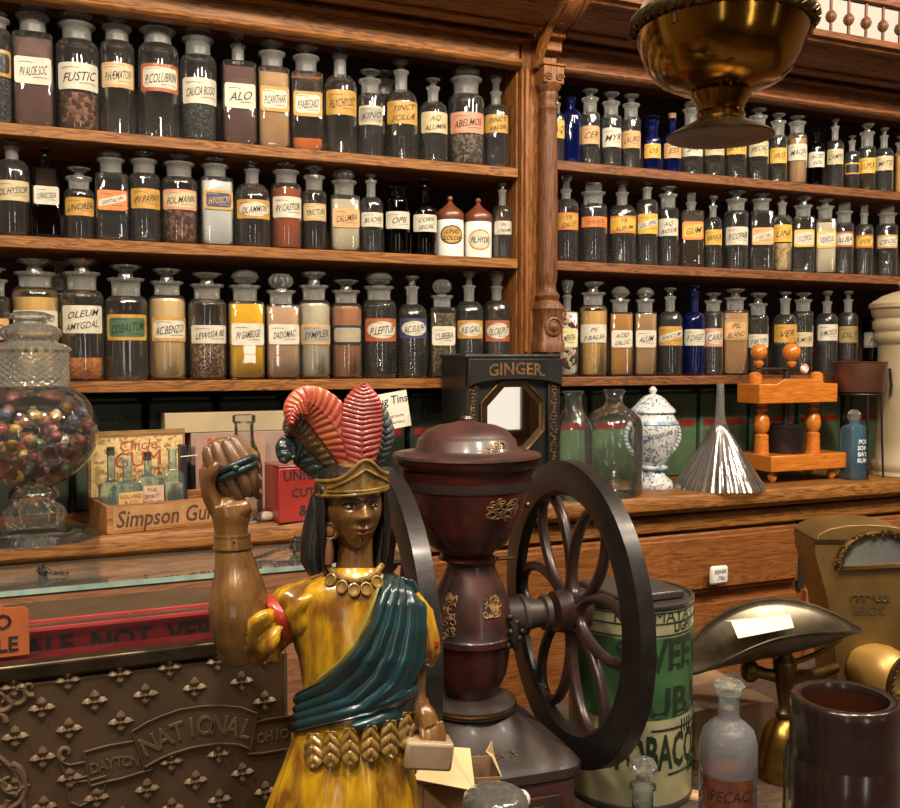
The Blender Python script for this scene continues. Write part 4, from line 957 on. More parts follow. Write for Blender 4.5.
MB().lathe([(0, 0), (.014, 0), (.014, .006), (.009, .009), (0, .009)], n=20, M=Matrix.Translation((W_ * .60, D_ * .5 - .016, zsp)) @ Matrix.Rotation(R(90), 4, 'X')).build('red_white_button', plain('red_white_enamel', (196, 60, 50), .3, rgb2=(220, 210, 200), scale=90, var=.05), t)
MB().lathe([(.056, z1b), (.058, z1b + .004), (.058, z1b + .074), (.060, z1b + .078), (.060, z1b + .084), (.0, z1b + .084)], (W_ * .42, D_ * .5), 40).build('iron_drum', IRON, t)

# pale blue bottle
p, d, s = basis(853, 479); J = lambda y: onY(853, y, p.y).z - CT
t = thing('blue_bottle', 'square pale blue glass bottle with white raised lettering beside the wooden press', 'bottle', (p.x, p.y, CT + .0005), R(-8))
r = 10.2 * s
MB().lathe([(0, .003), (r * .9, 0, 8), (r, .004, 8), (r, J(431), 8), (r * .9, J(427), 6), (r * .5, J(424), 2), (r * .48, J(420))], n=40, cap=False).build('glass_body', GLBL, t)
MB().lathe([(r * .5, J(420)), (r * .62, J(418)), (r * .66, J(414)), (r * .35, J(410)), (0, J(409.5))], n=8).build('faceted_stopper', GLC, t, smooth=False)
tb = MB()
for i, tx in enumerate(('POI', 'SON', 'BAY', 'RUM')): lettering(tb, tx, lambda u, v, i=i: (u + r * .2, -r - .001, J(441 + 6.2 * i) + v), .018, r * 1.1, bold=.03)
tb.build('lettering', plain('white_raised_letters', (214, 218, 220), .5), t, smooth=False)

# stoneware crock with lid
cx = onY(905, 400, 2.185); d = dep(cx); s = d / F * .9
t = thing('stoneware_crock', 'tall cream stoneware filter crock with domed lid at the right end', 'crock', (cx.x, 2.185, CT + .0005))
J = lambda y: max(onY(905, y, 2.185).z - CT, .001)
STO = plain('cream_stoneware', (166, 148, 118), .45, rgb2=(148, 130, 100), scale=8, coat=.25)
r0 = 31
MB().lathe([(0, 0)] + [(r * s, J(y)) for r, y in ((34, 479), (35, 474), (33, 470), (35, 466), (34, 461), (31, 458), (29, 440), (29, 430), (29, 360), (29, 345), (33, 341), (34, 336), (32, 332), (35, 328), (35, 322), (33, 319), (36, 315), (37, 310))], n=64).build('crock_body', STO, t)
MB().lathe([(r * s, J(y)) for r, y in ((36.5, 310), (39, 308), (39, 304), (34, 301), (26, 296), (14, 292), (8, 291), (8, 287), (11, 284), (8, 281), (0, 280))], n=56).build('domed_lid', STO, t)

# copper pan on its iron stand
pc_ = onY(860, 375, 2.185); d = dep(pc_); s = d / F
xs = pc_.x
J = lambda y: onY(860, y, 2.185).z - CT
t = thing('iron_stand', 'thin black iron stand carrying the copper pan', 'stand', (xs, 2.185, CT + .0005))
zr_ = J(394)
mb = MB()
mb.tube([(.062 * math.cos(2 * math.pi * k / 28), .062 * math.sin(2 * math.pi * k / 28), zr_) for k in range(28)], .0035, 8, closed=True)
mb.build('ring', IRON, t)
for a in (-40, 65, 245):
    u = Vector((math.cos(R(a)), math.sin(R(a)), 0)); MB().tube([u * .062 + Vector((0, 0, zr_)), u * .066 + Vector((0, 0, zr_ * .5)), u * .072 + Vector((0, 0, .003))], .0032, 8).build('leg', IRON, t)
COPB = plain('brown_copper', (112, 74, 56), .38, .65, rgb2=(88, 58, 46), scale=7)
t = thing('copper_pan', 'round brown copper pan on the iron stand in front of the crock', 'pan', (xs, 2.185, CT + zr_ + .0045))
hp = J(361) - J(391)
MB().lathe([(0, 0), (.064, 0), (.069, .004), (.0785, hp), (.081, hp + .002), (.079, hp + .003), (.075, hp - .002), (.066, .008), (0, .006)], n=56, cap=False).build('pan_body', COPB, t)
MB().tube([(.074, -.02, hp * .75), (.098, -.024, hp * .78), (.104, -.026, hp * .2), (.101, -.025, -.01)], .0042, 8).build('side_bracket', IRON, t)
# ---------------------------------------------------------------- front table, showcase
TZ = 0.90
tb_ = thing('front_table', 'grey-brown plank table carrying grinder, register, scale and tins', 'table', (0.7, 1.1, 0))
MB().box(-1.6, 1.75, -.75, .62, TZ - .035, TZ).build('table_top', TABLEW, tb_, bevel=.004)
for fx in (-1.5, 1.65):
    for fy in (-.65, .55): MB().box(fx - .035, fx + .035, fy - .035, fy + .035, 0, TZ - .035).build('leg', TABLEW, tb_)
sh = thing('glass_showcase', 'glass-topped wooden showcase in front of the worktop behind the register', 'showcase', (0, 1.87, 0))
gy = onZ(0, 592, 1.205).y; x1 = 0.74
ylo, yhi = gy - 1.87, 2.080 - 1.87
GTOP = glass('showcase_top_glass', (.80, .90, .88), haze=.06, hcol=(190, 200, 195), gain=2.0)
GEDGE = plain('green_glass_edge', (128, 158, 146), .12, coat=.6, rgb2=(160, 182, 170), scale=30)
MB().box(-.9, x1, ylo, yhi, 1.197, 1.205).build('glass_top', GTOP, sh)
MB().box(-.9, x1, ylo - .002, ylo, 1.196, 1.2055).build('glass_edge', GEDGE, sh)
MB().box(-.9, x1, ylo + .012, yhi, 1.1, 1.19).build('deck', PINKW, sh)
z_a = 1.19
MB().box(-.9, x1, ylo + .002, ylo + .012, 1.135, 1.194).build('upper_rail', PINKW, sh, bevel=.003)
MB().box(-.9, x1, ylo - .008, ylo + .012, 1.118, 1.134).build('moulding', PINKW, sh, bevel=.005)
MB().box(-.9, x1, ylo + .002, yhi, 0.0, 1.117).build('front_panel', PINKW, sh, bevel=.003)
cpp = onY(392, 562, 1.80)
MB().box(.0, .06, -.02, .03, -.10, -.012).box(-.012, .072, -.032, .042, -.012, 0).box(-.005, .065, -.026, .036, -.022, -.012)
t = thing('brass_capped_post', 'dull brass capped corner post seen between statue and grinder wheel', 'post', (onY(374, 553, 1.62).x, 1.62, TZ + .0005))
ph = onY(390, 553, 1.62).z - TZ
OLV = plain('olive_brass', (104, 88, 62), .4, .5, rgb2=(84, 68, 48), scale=12)
MB().lathe([(.030, 0, 8), (.030, ph - .045, 8), (.036, ph - .038, 8), (.030, ph - .030, 8), (.040, ph - .014, 8)], n=32).build('shaft', OLV, t, ang=30)
MB().lathe([(.046, ph - .014, 9), (.052, ph - .008, 9), (.052, ph - .002, 9), (.048, ph, 9)], n=32).build('cap', OLV, t, ang=30)
# twisted wires on the glass
WIRE = plain('blackened_wire', (52, 44, 40), .5, .5, rgb2=(90, 80, 72), scale=80)
def wireknot(px, py, tail, lab, R_=.018, sd=1):
    p = onZ(px, py, 1.206); r_ = random.Random(sd); mb = MB()
    for k in range(9):
        ax = Vector((r_.uniform(-1, 1), r_.uniform(-1, 1), r_.uniform(-1, 1))).normalized(); u = ax.orthogonal().normalized(); w_ = ax.cross(u)
        mb.tube([Vector((0, 0, R_ * .8)) + (u * math.cos(a) + w_ * math.sin(a) * .8) * R_ * r_.uniform(.6, 1.05) for a in [j * .63 for j in range(10)]], .0013, 5, closed=True)
    n = len(tail) - 1
    for ph in (0, math.pi):
        L2 = []
        for j in range(n * 8 + 1):
            f = min(j / 8, n - 1e-6); i = int(f); v = Vector(tail[i]).lerp(Vector(tail[i + 1]), f - i); L2.append(v + Vector((0, math.cos(j * .9 + ph), math.sin(j * .9 + ph))) * .0022)
        mb.tube(L2, .0020, 6)
    o = mb.build('twisted_wire', WIRE); o.location = p; tag(o, lab, 'wire')
wireknot(43, 575, [(0, -.01, .014), (.02, -.02, .006), (.045, -.03, .0042)], 'small dark twisted wire knot on showcase glass below the candy jar', .013, 3)
wireknot(298, 553, [(-.01, -.004, .02), (-.04, -.01, .014), (-.075, -.02, .006), (-.10, -.035, .0042)], 'larger twisted wire with tangled head on glass left of the statue', .022, 5)

# ---------------------------------------------------------------- cash register
RY = 0.90
reg = thing('cash_register', 'embossed bronze cash register seen from the back with scroll banner', 'cash register', (0, RY, TZ + .0005))
BRZ = plain('bronze_plate', (94, 74, 54), .45, .4, rgb2=(76, 58, 42), scale=30, var=.25, bump=.12)
BRZL = plain('bronze_relief', (118, 98, 74), .42, .4, rgb2=(88, 70, 52), scale=40, var=.25)
xr = onY(291, 650, RY).x; zt_ = onY(100, 680, RY).z - TZ
ztop = onY(200, 660, RY).z - TZ + .004
MB().box(-.42, xr, .006, .30, 0.012, ztop - .004).build('case', BRZ, reg, bevel=.01)
MB().box(-.43, xr + .004, -.002, .31, 0, .012).build('base', BRZ, reg, bevel=.004)
# shoulder of the back plate, rounded towards the top
rows = []
for k in range(7):
    a = R(90) * k / 6; rows.append([(x, .006 - .006 * math.sin(R(90) - a) - 0, ztop - .014 + .014 * math.sin(a)) for x in (-.42, xr)])
plate = MB().box(-.415, xr - .004, 0.0, .006, .012, ztop - .006).build('back_plate', BRZ, reg, bevel=.004)
# lattice of four-leaved flowers
a1_ = onY(68, 681, RY); a2_ = onY(120, 673, RY); a3_ = onY(95, 702, RY)
dx = (onY(264, 654, RY).x - a1_.x) / 4; dz = a1_.z - a3_.z
fl = MB()
for k in range(4):
    a = R(90) * k; c_, s_ = math.cos(a), math.sin(a)
    def T_(x, z, y): return (x * c_ - z * s_, -y, x * s_ + z * c_)
    q = .0112
    fl.add([T_(0.0005, 0, .0012), T_(q * .45, q * .38, .0006), T_(q * .78, q * .28, .0004), T_(q * 1.02, 0, .0006), T_(q * .78, -q * .28, .0004), T_(q * .45, -q * .38, .0006), T_(q * .55, 0, .0040)],
           [(0, 1, 6), (1, 2, 6), (2, 3, 6), (3, 4, 6), (4, 5, 6), (5, 0, 6)])
fl.sphere((0, -.002, 0), .0019, 8)
floret = None
ban = [(225, 640)]
def inban(x, z):
    px_, py_ = prj(x, RY, z + TZ)
    if px_ > 288: return True
    mid = 760 - (px_ - 60) * .27 if px_ < 130 else (742 - 20 * math.sin((px_ - 130) / 120 * math.pi) if px_ < 250 else 735)
    if 75 < px_ < 290: 
        top_, bot = bandy(px_)
        return top_ - 13 < py_ < bot + 9
    return px_ < 24 and 690 < py_ < 718
def prj(x, y, z):
    v = Vector((x, y, z)) - C0; c = v.dot(FW); return 450 + F * v.dot(RT) / c, 404 - F * v.dot(UP) / c
def bandy(px_):
    import bisect
    xs = [60, 84, 130, 133, 160, 200, 240, 255, 258, 275, 300]; tp = [768, 752, 742, 731, 717, 706, 707, 716, 722, 717, 715]; bt = [806, 787, 774, 767, 756, 745, 742, 746, 754, 750, 745]
    i = max(0, min(len(xs) - 2, bisect.bisect(xs, px_) - 1)); f = (px_ - xs[i]) / (xs[i + 1] - xs[i])
    return tp[i] + (tp[i + 1] - tp[i]) * f, bt[i] + (bt[i + 1] - bt[i]) * f
for j in range(0, 11):
    for i in range(-10, 8):
        x = a1_.x + dx * i + (dx / 2 if j % 2 else 0); z = a1_.z - TZ - dz * j
        if not (-.40 < x < xr - .010) or z < .05 or inban(x, z): continue
        if floret is None: floret = fl.build('flower_boss', BRZL, plate, ang=20); o = floret
        else: o = floret.copy(); COL.objects.link(o); o.parent = plate
        o.location = (x, -.0002, z)
# banner: laid on the plate, traced as real relief
def R3(px_, py_, y=0.0): v = onY(px_, py_, RY); return Vector((v.x, y, v.z - TZ))
mb = MB()
def strip(top, bot, y=-.0022):
    n = len(top); vs = []
    for a, b in zip(top, bot): vs += [R3(*a, y), R3(*b, y)]
    mb.add(vs, [(2 * k, 2 * k + 2, 2 * k + 3, 2 * k + 1) for k in range(n - 1)])
    for line in (top, bot): mb.tube([R3(*a, y - .0006) for a in line], .0011, 6)
    mb.tube([R3(*top[0], y - .0006), R3(*bot[0], y - .0006)], .0011, 6); mb.tube([R3(*top[-1], y - .0006), R3(*bot[-1], y - .0006)], .0011, 6)
strip([(132, 731), (145, 723), (160, 716), (180, 709), (200, 706), (220, 705), (240, 707), (256, 713)], [(144, 767), (158, 759), (172, 753), (188, 748), (203, 745), (219, 743), (238, 744), (250, 749)])
strip([(84, 752), (95, 749), (110, 745), (134, 741)], [(90, 786), (104, 782), (122, 778), (152, 769)], -.0012)
strip([(60, 762), (70, 765), (85, 762)], [(66, 776), (76, 779), (88, 776)], -.0008)
strip([(66, 785), (76, 782), (92, 780), (106, 776)], [(70, 802), (80, 806), (92, 800), (104, 790)], -.0008)
strip([(256, 722), (268, 719), (282, 717), (290, 716)], [(246, 754), (262, 753), (280, 750), (290, 748)], -.0012)
banner = mb.build('scroll_banner', BRZ, plate, ang=30)
tb = MB()
def bl(txt, a, b, arc, size, y):
    A_, B_ = R3(*a), R3(*b); L2 = (B_ - A_).length; u_ = (B_ - A_).normalized(); w_ = Vector((0, 0, 1))
    n = len(txt)
    for i, ch in enumerate(txt):
        f = (i + .5) / n; base = A_.lerp(B_, f) + w_ * (arc * math.sin(math.pi * f)); sl = arc * math.pi * math.cos(math.pi * f) / L2
        ud = (u_ + w_ * sl).normalized(); wd = Vector((-ud.z, 0, ud.x))
        vs, fs = glyph3d(ch, .05)
        tb.add([base + ud * (q_[0] * size * .82) + wd * (q_[2] * size) + Vector((0, y - q_[1] * size * .6 + .001, 0)) for q_ in vs], fs)
bl('NATIONAL', (142, 748), (252, 730), .013, .0255, -.0036)
bl('DAYTON', (90, 769), (139, 760), .002, .0135, -.0028)
bl('OHIO', (257, 739), (288, 733), .001, .0135, -.0028)
tb.build('raised_lettering', BRZL, banner, smooth=False)
# scrollwork at the left edge
mb = MB()
def scroll(cx, cy_, r0, turns, a0, sgn=1, th=.0028):
    n = 26; mb.tube([R3(cx + (r0 * (1 - .8 * k / n)) * math.cos(a0 + sgn * turns * 2 * math.pi * k / n), cy_ + (r0 * (1 - .8 * k / n)) * math.sin(a0 + sgn * turns * 2 * math.pi * k / n), -.001) for k in range(n)], [th * (1 - .5 * k / n) for k in range(n)], 8)
for a in ((0, 700, 13, 1.2, 0), (18, 694, 12, 1.0, 3.0, -1), (30, 688, 8, .9, 1), (-6, 722, 12, 1.0, 0, -1), (2, 790, 26, 1.1, -1), (10, 782, 18, 1.0, -1.5), (-8, 800, 16, 1.0, 0), (66, 753, 8, .8, 2)): scroll(*a)
mb.tube([R3(*q, -.0005) for q in ((-20, 755), (0, 758), (14, 770), (22, 790), (24, 815))], .0022, 8)
mb.build('scrollwork', BRZL, plate)
# top rail, display
RAIL = plain('dark_bronze_rail', (84, 72, 54), .3, .85, rgb2=(60, 50, 38), scale=30)
MB().box(-.42, onY(228, 640, RY).x, -.004, .012, ztop - .003, ztop + .012).build('top_rail', RAIL, reg, bevel=.003)
MB().box(-.41, onY(228, 640, RY).x - .004, .016, .080, ztop - .002, ztop + .002).build('top_deck', plain('crimson_enamel', (84, 20, 22), .3, rgb2=(90, 20, 26), scale=10), reg)
xw = onY(219, 640, .97).x
sp_ = MB().box(-.41, xw, .068, .072, ztop - .01, ztop + .022).build('indicator_strip', plain('crimson_strip', (156, 30, 36), .35, rgb2=(128, 24, 30), scale=9), reg)
tb = MB(); fy = .0665
lettering(tb, 'SALE  NOT  VERIFIED', lambda u, v: (.092 + u, fy, ztop + .0055 + v), .026, .37, bold=.03)
tb.build('lettering', BLACK, sp_, smooth=False)
MB().box(-.41, xw, .058, .066, ztop + .023, ztop + .026).box(-.41, xw, .060, .064, ztop + .030, ztop + .0325).build('display_wire', plain('crimson_bar', (170, 60, 60), .3), reg)
DG = glass('display_glass', (.96, .97, .97), haze=.01, gain=.8)
MB().box(-.415, xw + .004, .020, .022, ztop + .006, ztop + .040).build('front_glass', DG, reg)
t0_ = onY(4, 630, .985); fl_ = R3
tz1 = onY(10, 606, .947).z - TZ; tz0 = ztop + .006
fx = onY(29, 630, .947).x; f0 = fx - .056
flag = MB().prism([(f0, tz0), (fx, tz0), (fx, tz1 - .006), (fx - .004, tz1 - .002), (f0 + .036, tz1 - .002), (f0 + .028, tz1 + .006), (f0 + .020, tz1 - .002), (f0 + .004, tz1 - .002), (f0, tz1 - .006)], .046, .048, 'y').build('no_sale_flag', plain('orange_flag', (184, 98, 48), .5, rgb2=(164, 84, 42), scale=12), reg)
tb = MB()
for i, tx in enumerate(('NO', 'SALE')): lettering(tb, tx, lambda u, v, i=i: ((f0 + fx) / 2 + u - .001, .0453, tz1 - .014 - .021 * i + v), .019, .044, bold=.02)
tb.build('lettering', BLACK, flag, smooth=False)

# ---------------------------------------------------------------- coffee grinder
gr = at(471, 618, 1.385); gz = gr.z; GRZ = R(-4.5)
t = thing('coffee_grinder', 'large cast iron coffee grinder with two spoked wheels and red hopper', 'coffee grinder', (gr.x, gr.y, TZ + .0005), GRZ)
S = 1.385 / F
GZc = lambda y: gr.z - (y - 618) * S - TZ
RED1 = plain('worn_maroon_paint', (78, 27, 20), .36, .0, rgb2=(36, 22, 19), scale=26, var=.22, coat=.35, bump=.15)
RED2 = plain('dark_maroon_iron', (74, 40, 34), .40, .0, rgb2=(36, 28, 26), scale=30, var=.2, coat=.3, bump=.15)
GRI = plain('worn_black_iron', (40, 34, 32), .50, .05, rgb2=(58, 44, 39), scale=40, var=.22, coat=.05, bump=.2)
GOLD = plain('faded_gold_decal', (148, 114, 64), .5, .1, rgb2=(84, 58, 36), scale=90)
# base
ys_ = [(758, 66), (745, 62)]
B0 = GZc(752)
mb = MB(); mb.box(-.108, .108, -.125, .125, 0, B0 - .003); mb.build('base_box', RED2, t, bevel=.005)
MB().box(-.118, .118, -.135, .135, 0, .014).build('base_plinth', GRI, t, bevel=.004)
dr_ = MB().box(-.085, .085, -.131, -.1255, .03, B0 - .022).build('drawer_front', RED2, t, bevel=.003)
MB().box(.035, .060, -.1335, -.131, B0 - .060, B0 - .034).build('number_plate', GRI, dr_, bevel=.002)
MB().tube([(-.01, -.131, .07), (-.01, -.142, .07)], .004, 10).sphere((-.01, -.148, .07), .009, 14).build('knob', BRASSD, dr_)
mb = MB(); sk = [(.128, B0 - .003, 9), (.128, B0 + .010, 9), (.118, B0 + .020, 8), (.095, GZc(733), 6), (.075, GZc(722), 4), (.062, GZc(714), 3), (.058, GZc(708), 2)]
mb.lathe(sk, n=64); mb.build('skirt', GRI, t, ang=45)
MB().lathe([(.060, GZc(710)), (.066, GZc(707)), (.066, GZc(700)), (.058, GZc(697)), (.050, GZc(694))], n=48).build('foot_ring', GRI, t)
MB().lathe([(.0665, GZc(705)), (.0675, GZc(703.5)), (.0665, GZc(702))], n=48, cap=False).build('brass_band', BRASS, t)
# pot
MB().lathe([(.034, GZc(697)), (.040, GZc(690)), (.052, GZc(672)), (.056, GZc(655)), (.058, GZc(641)), (.0625, GZc(639)), (.0625, GZc(636))], n=48).build('lower_bowl', RED1, t)
MB().lathe([(.059, GZc(636)), (.0625, GZc(636)), (.0625, GZc(633)), (.060, GZc(631)), (.0595, GZc(620)), (.056, GZc(603)), (.048, GZc(586)), (.039, GZc(573)), (.035, GZc(565)), (.035, GZc(562)), (.038, GZc(560)), (.038, GZc(557))], n=48).build('upper_housing', RED2, t)
# hopper
HO = -.0068
MB().lathe([(.042, GZc(557)), (.036, GZc(553)), (.041, GZc(550)), (.057, GZc(542)), (.071, GZc(526)), (.082, GZc(508)), (.0885, GZc(491)), (.093, GZc(478)), (.0955, GZc(466)), (.103, GZc(462)), (.105, GZc(456))], (HO, 0), n=64).build('hopper', RED1, t)
MB().lathe([(.0915, GZc(486)), (.0930, GZc(482)), (.0940, GZc(477))], (HO, 0), n=64, cap=False).build('black_band', GRI, t)
lidp = MB().lathe([(.105, GZc(456)), (.107, GZc(455)), (.106, GZc(452.5)), (.080, GZc(451)), (.074, GZc(447)), (.070, GZc(438)), (.066, GZc(436)), (.064, GZc(434)), (.057, GZc(429)), (.042, GZc(425)), (.020, GZc(422.5)), (.008, GZc(420)), (.004, GZc(417)), (0, GZc(416.5))], (HO, 0), n=64).build('hopper_lid', RED2, t)
MB().lathe([(.006, GZc(421)), (.009, GZc(418.5)), (.007, GZc(416)), (0, GZc(415))], (HO, 0), n=16).build('knob', RED2, lidp)
# gold decals (scrolls laid on the surfaces)
def decal(rf, za, zb, a0, a1, sd, k=26):
    r_ = random.Random(sd); mb = MB()
    for i in range(k):
        z = r_.uniform(za, zb); a = r_.uniform(a0, a1); c_ = r_.uniform(.002, .005); ph = r_.uniform(0, 6)
        pts_ = []
        for j in range(8):
            zz_ = z + c_ * math.sin(ph + j * .55); aa = a + c_ / .05 * math.cos(ph + j * .55); rr_ = rf(zz_) + .0006
            pts_.append((rr_ * math.sin(aa), -rr_ * math.cos(aa), zz_))
        mb.tube(pts_, .0009, 5)
    return mb
def rfn(prof): return lambda z: next((a[0] + (b[0] - a[0]) * (z - a[1]) / max(b[1] - a[1], 1e-6) for a, b in zip(prof, prof[1:]) if a[1] <= z <= b[1]), prof[0][0])
hs = [(.061, GZc(636)), (.0595, GZc(620)), (.056, GZc(603)), (.048, GZc(586)), (.039, GZc(573))]
decal(rfn(hs), GZc(606), GZc(590), R(2), R(28), 1, 34).build('gold_flower', GOLD, t)
decal(rfn(hs), GZc(628), GZc(588), R(-62), R(-44), 2, 30).build('gold_scroll', GOLD, t)
hh_ = [(.057, GZc(542)), (.071, GZc(526)), (.082, GZc(508)), (.0885, GZc(491)), (.093, GZc(478))]
decal(rfn(hh_), GZc(512), GZc(492), R(-2), R(22), 3, 26).build('gold_flower', plain('dim_gold_decal', (120, 82, 44), .5, rgb2=(84, 66, 36), scale=60), t)
ll = [(.074, GZc(447)), (.069, GZc(440)), (.066, GZc(437))]
decal(rfn(ll), GZc(446.5), GZc(441), R(-30), R(20), 4, 20).build('gold_scroll', GOLD, t)
# skirt stencil
mb = MB(); r_ = random.Random(8)
for i in range(26):
    x = r_.uniform(-.03, .03); z = r_.uniform(GZc(735), GZc(728)); rr_ = .092
    mb.sphere((x, -.1 + (z - GZc(733)) * .9 - .0, z), r_.uniform(.001, .0026), 6)
mb.build('gold_stencil', GOLD, t)
# axle and wheels
ax = GZc(620); WR = .227
def wheel(xc, flip, m, lab=None):
    w_ = bpy.data.objects.new('wheel', None)
    mb = MB(); Mx = Matrix.Translation((xc, 0, ax)) @ Matrix.Rotation(R(90), 4, 'Y')
    prof_ = [(WR - .052, -.009), (WR - .046, -.015), (WR - .006, -.015), (WR, -.013), (WR, .010), (WR - .005, .012), (WR - .014, .008), (WR - .040, .003), (WR - .052, .0)]
    prof_ = [(r, z * flip) for r, z in prof_] ; prof_.append(prof_[0])
    mb.lathe(prof_, n=96, cap=False, M=Mx)
    rim = mb.build('wheel', RIMM, t, ang=35)
    for k in range(6):
        mb = MB(); a = R(60 * k); u = Vector((0, math.cos(a), math.sin(a))); w2 = Vector((0, -math.sin(a), math.cos(a)))
        cc = Vector((xc, 0, ax)); pts_ = []
        for j in range(36):
            th = 2 * math.pi * j / 36; rad_ = .106 + .078 * math.cos(th); tan_ = .041 * math.sin(th) * (1.0 + .12 * math.cos(th))
            pts_.append(cc + u * rad_ + w2 * tan_)
        mb.tube(pts_, .0078, 10, closed=True, ref=(1, 0, 0), flat=1.1); mb.build('spoke_loop', m, rim)
    mb = MB(); mb.lathe([(0, -.03), (.030, -.03), (.032, -.02), (.034, 0), (.032, .02), (.022, .028), (0, .03)], n=28, M=Mx)
    mb.build('hub', m, rim); 
    return rim
RIMM = plain('black_wheel_iron', (40, 35, 33), .40, .35, rgb2=(28, 25, 24), scale=40, var=.2, coat=.12, bump=.2)
WHM = plain('dark_brown_iron', (62, 38, 33), .38, .15, rgb2=(36, 28, 26), scale=45, var=.2, coat=.2, bump=.15)
xR = .162; xL = -.128
wheel(xR, 1, WHM); wheel(xL, 1, WHM)
Mx = Matrix.Translation((0, 0, ax)) @ Matrix.Rotation(R(90), 4, 'Y')
MB().lathe([(.026, .045), (.026, .075), (.030, .077), (.030, .084), (.023, .087), (.020, .112), (.026, .114), (.026, .122)], n=28, M=Mx).build('axle_housing', GRI, t)
MB().lathe([(.026, -.122), (.026, -.07), (.030, -.066), (.026, -.045)], n=28, M=Mx).build('axle_housing', GRI, t)
# latch screws
mb = MB()
for (px_, py_, q) in ((500, 612, .004), (507, 618, .0045), (501, 627, .005), (510, 634, .004), (498, 640, .0045), (506, 642, .004), (513, 627, .0035)):
    X_ = (px_ - 471) * S; mb.sphere((X_, -.046, GZc(py_)), q * 1.25, 10)
mb.tube([(.042, -.040, GZc(612)), (.050, -.048, GZc(622)), (.046, -.050, GZc(632)), (.052, -.046, GZc(642))], .006, 8); mb.tube([(.030, -.048, GZc(640)), (.055, -.040, GZc(641))], .005, 8)
mb.build('latch', IRON, t)
MB().tube([(.030, -.028, GZc(556)), (.052, -.028, GZc(556)), (.056, -.026, GZc(557))], .0032, 8).build('hopper_pin', BRASSD, t)
MB().sphere((.060, -.066, GZc(500)), .005, 10).build('rivet', BRASSD, t)

# ---------------------------------------------------------------- big tobacco tin
p, d, s = basis(629, 786, TZ)
t = thing('tobacco_canister', 'large round green and cream tobacco canister behind the grinder wheel', 'canister', (p.x, p.y, TZ + .0005))
J = lambda y: onY(629, y, p.y - .085).z - TZ
r = 60.5 * s; H = J(608)
GRN = plain('green_print', (62, 98, 58), .4, rgb2=(48, 80, 48), scale=12, coat=.3); CRM = plain('aged_cream_print', (158, 152, 118), .45, rgb2=(132, 126, 92), scale=18, var=.2, coat=.3)
TINM = plain('dull_tin', (96, 90, 82), .4, .7, rgb2=(74, 68, 62), scale=12)
zc_ = [0, .012, J(722), J(640), J(612), H]
MB().lathe([(r, 0), (r * 1.012, .004), (r * 1.012, .010), (r, .012)], n=64).build('bottom_rim', TINM, t)
bd = MB().lathe([(r, .012), (r, zc_[2])], n=64, cap=False).lathe([(r, zc_[2]), (r, zc_[3])], n=64, mi=1, cap=False).lathe([(r, zc_[3]), (r, H - .008)], n=64, cap=False).build('printed_body', [CRM, GRN], t)
MB().lathe([(r, H - .008), (r * 1.015, H - .006), (r * 1.015, H), (r * .96, H + .002), (r * .94, H - .003), (0, H - .003)], n=64).build('top_rim', TINM, t)
MB().box(-r * .62, r * .62, -r * .62, r * .62, H - .002, H + .012).build('square_lid', plain('worn_lid', (88, 82, 74), .4, .6, rgb2=(68, 62, 56), scale=8), t, bevel=.004)
psi = math.atan(p.x / p.y); rt_ = -psi + R(36)
cyl = lambda o=.0006: (lambda u, v: ((r + o) * math.sin(u / r + rt_), -(r + o) * math.cos(u / r + rt_), v))
c1 = cyl(); DKG = plain('dark_green_ink', (28, 42, 28), .5)
tb = MB()
for tx, zy, sz, mw in (('SWEET', 657, .070, .175), ('CUBA', 705, .066, .175), ('TOBACCO', 754, .076, .190)):
    lettering(tb, tx, lambda u, v, zy=zy: c1(u, J(zy) + v), sz, mw, bold=.03)
lettering(tb, 'LIGHT', lambda u, v: c1(u + .035, J(629) + v), .026, .05, bold=.02); lettering(tb, 'FINE·MAYA·CUT', lambda u, v: c1(u + .01, J(618) + v), .030, .20, bold=.02)
tb.build('lettering', DKG, bd, smooth=False)
mb = MB()
def arc(a, b, y, th=.0013): mb.tube([Vector(c1(a + (b - a) * k / 24, J(y) if not callable(y) else J(y(k / 24)))) for k in range(25)], th, 5)
for y in (614, 625, 637):
    mb = MB(); arc(-.15, .15, y); mb.build('printed_line', DKG, bd)
mb = MB(); arc(-.03, .10, 731, .0018)
for k in range(4): mb.tube([c1(.03 + .008 * k, J(725)), c1(.03 + .008 * k, J(738))], .0012, 5)
mb.build('printed_ornament', DKG, bd)
mb = MB(); arc(0, .12, 776, .0018)
for k in range(4): mb.tube([c1(.05 + .008 * k, J(770)), c1(.05 + .008 * k, J(782))], .0012, 5)
mb.build('printed_ornament', DKG, bd)

# ---------------------------------------------------------------- scale
p, d, s = basis(783, 775, TZ)
sc_ = thing('candy_scale', 'gold painted counter scale with brass pan and half-moon window', 'scale', (p.x, p.y, TZ + .0005))
J = lambda y: onY(783, y, p.y).z - TZ
MB().lathe([(0, 0)] + [(r * s, max(J(y), .0005)) for r, y in ((28, 776), (29, 772), (29, 767), (26, 760), (23, 745), (20, 733), (15, 724), (10, 719), (7, 717))] , n=48).build('bell_base', BRASS, sc_)
MB().lathe([(r * s, J(y)) for r, y in ((7, 717), (8, 712), (5.5, 708), (6, 702), (8, 690), (9.5, 678), (12, 664), (11, 660), (7, 655), (6.5, 645), (5, 638))], n=32).build('column', BRASSD, sc_)
MB().lathe([(8.2 * s, J(716)), (8.6 * s, J(713)), (6 * s, J(709))], n=24).build('black_collar', IRON, sc_)
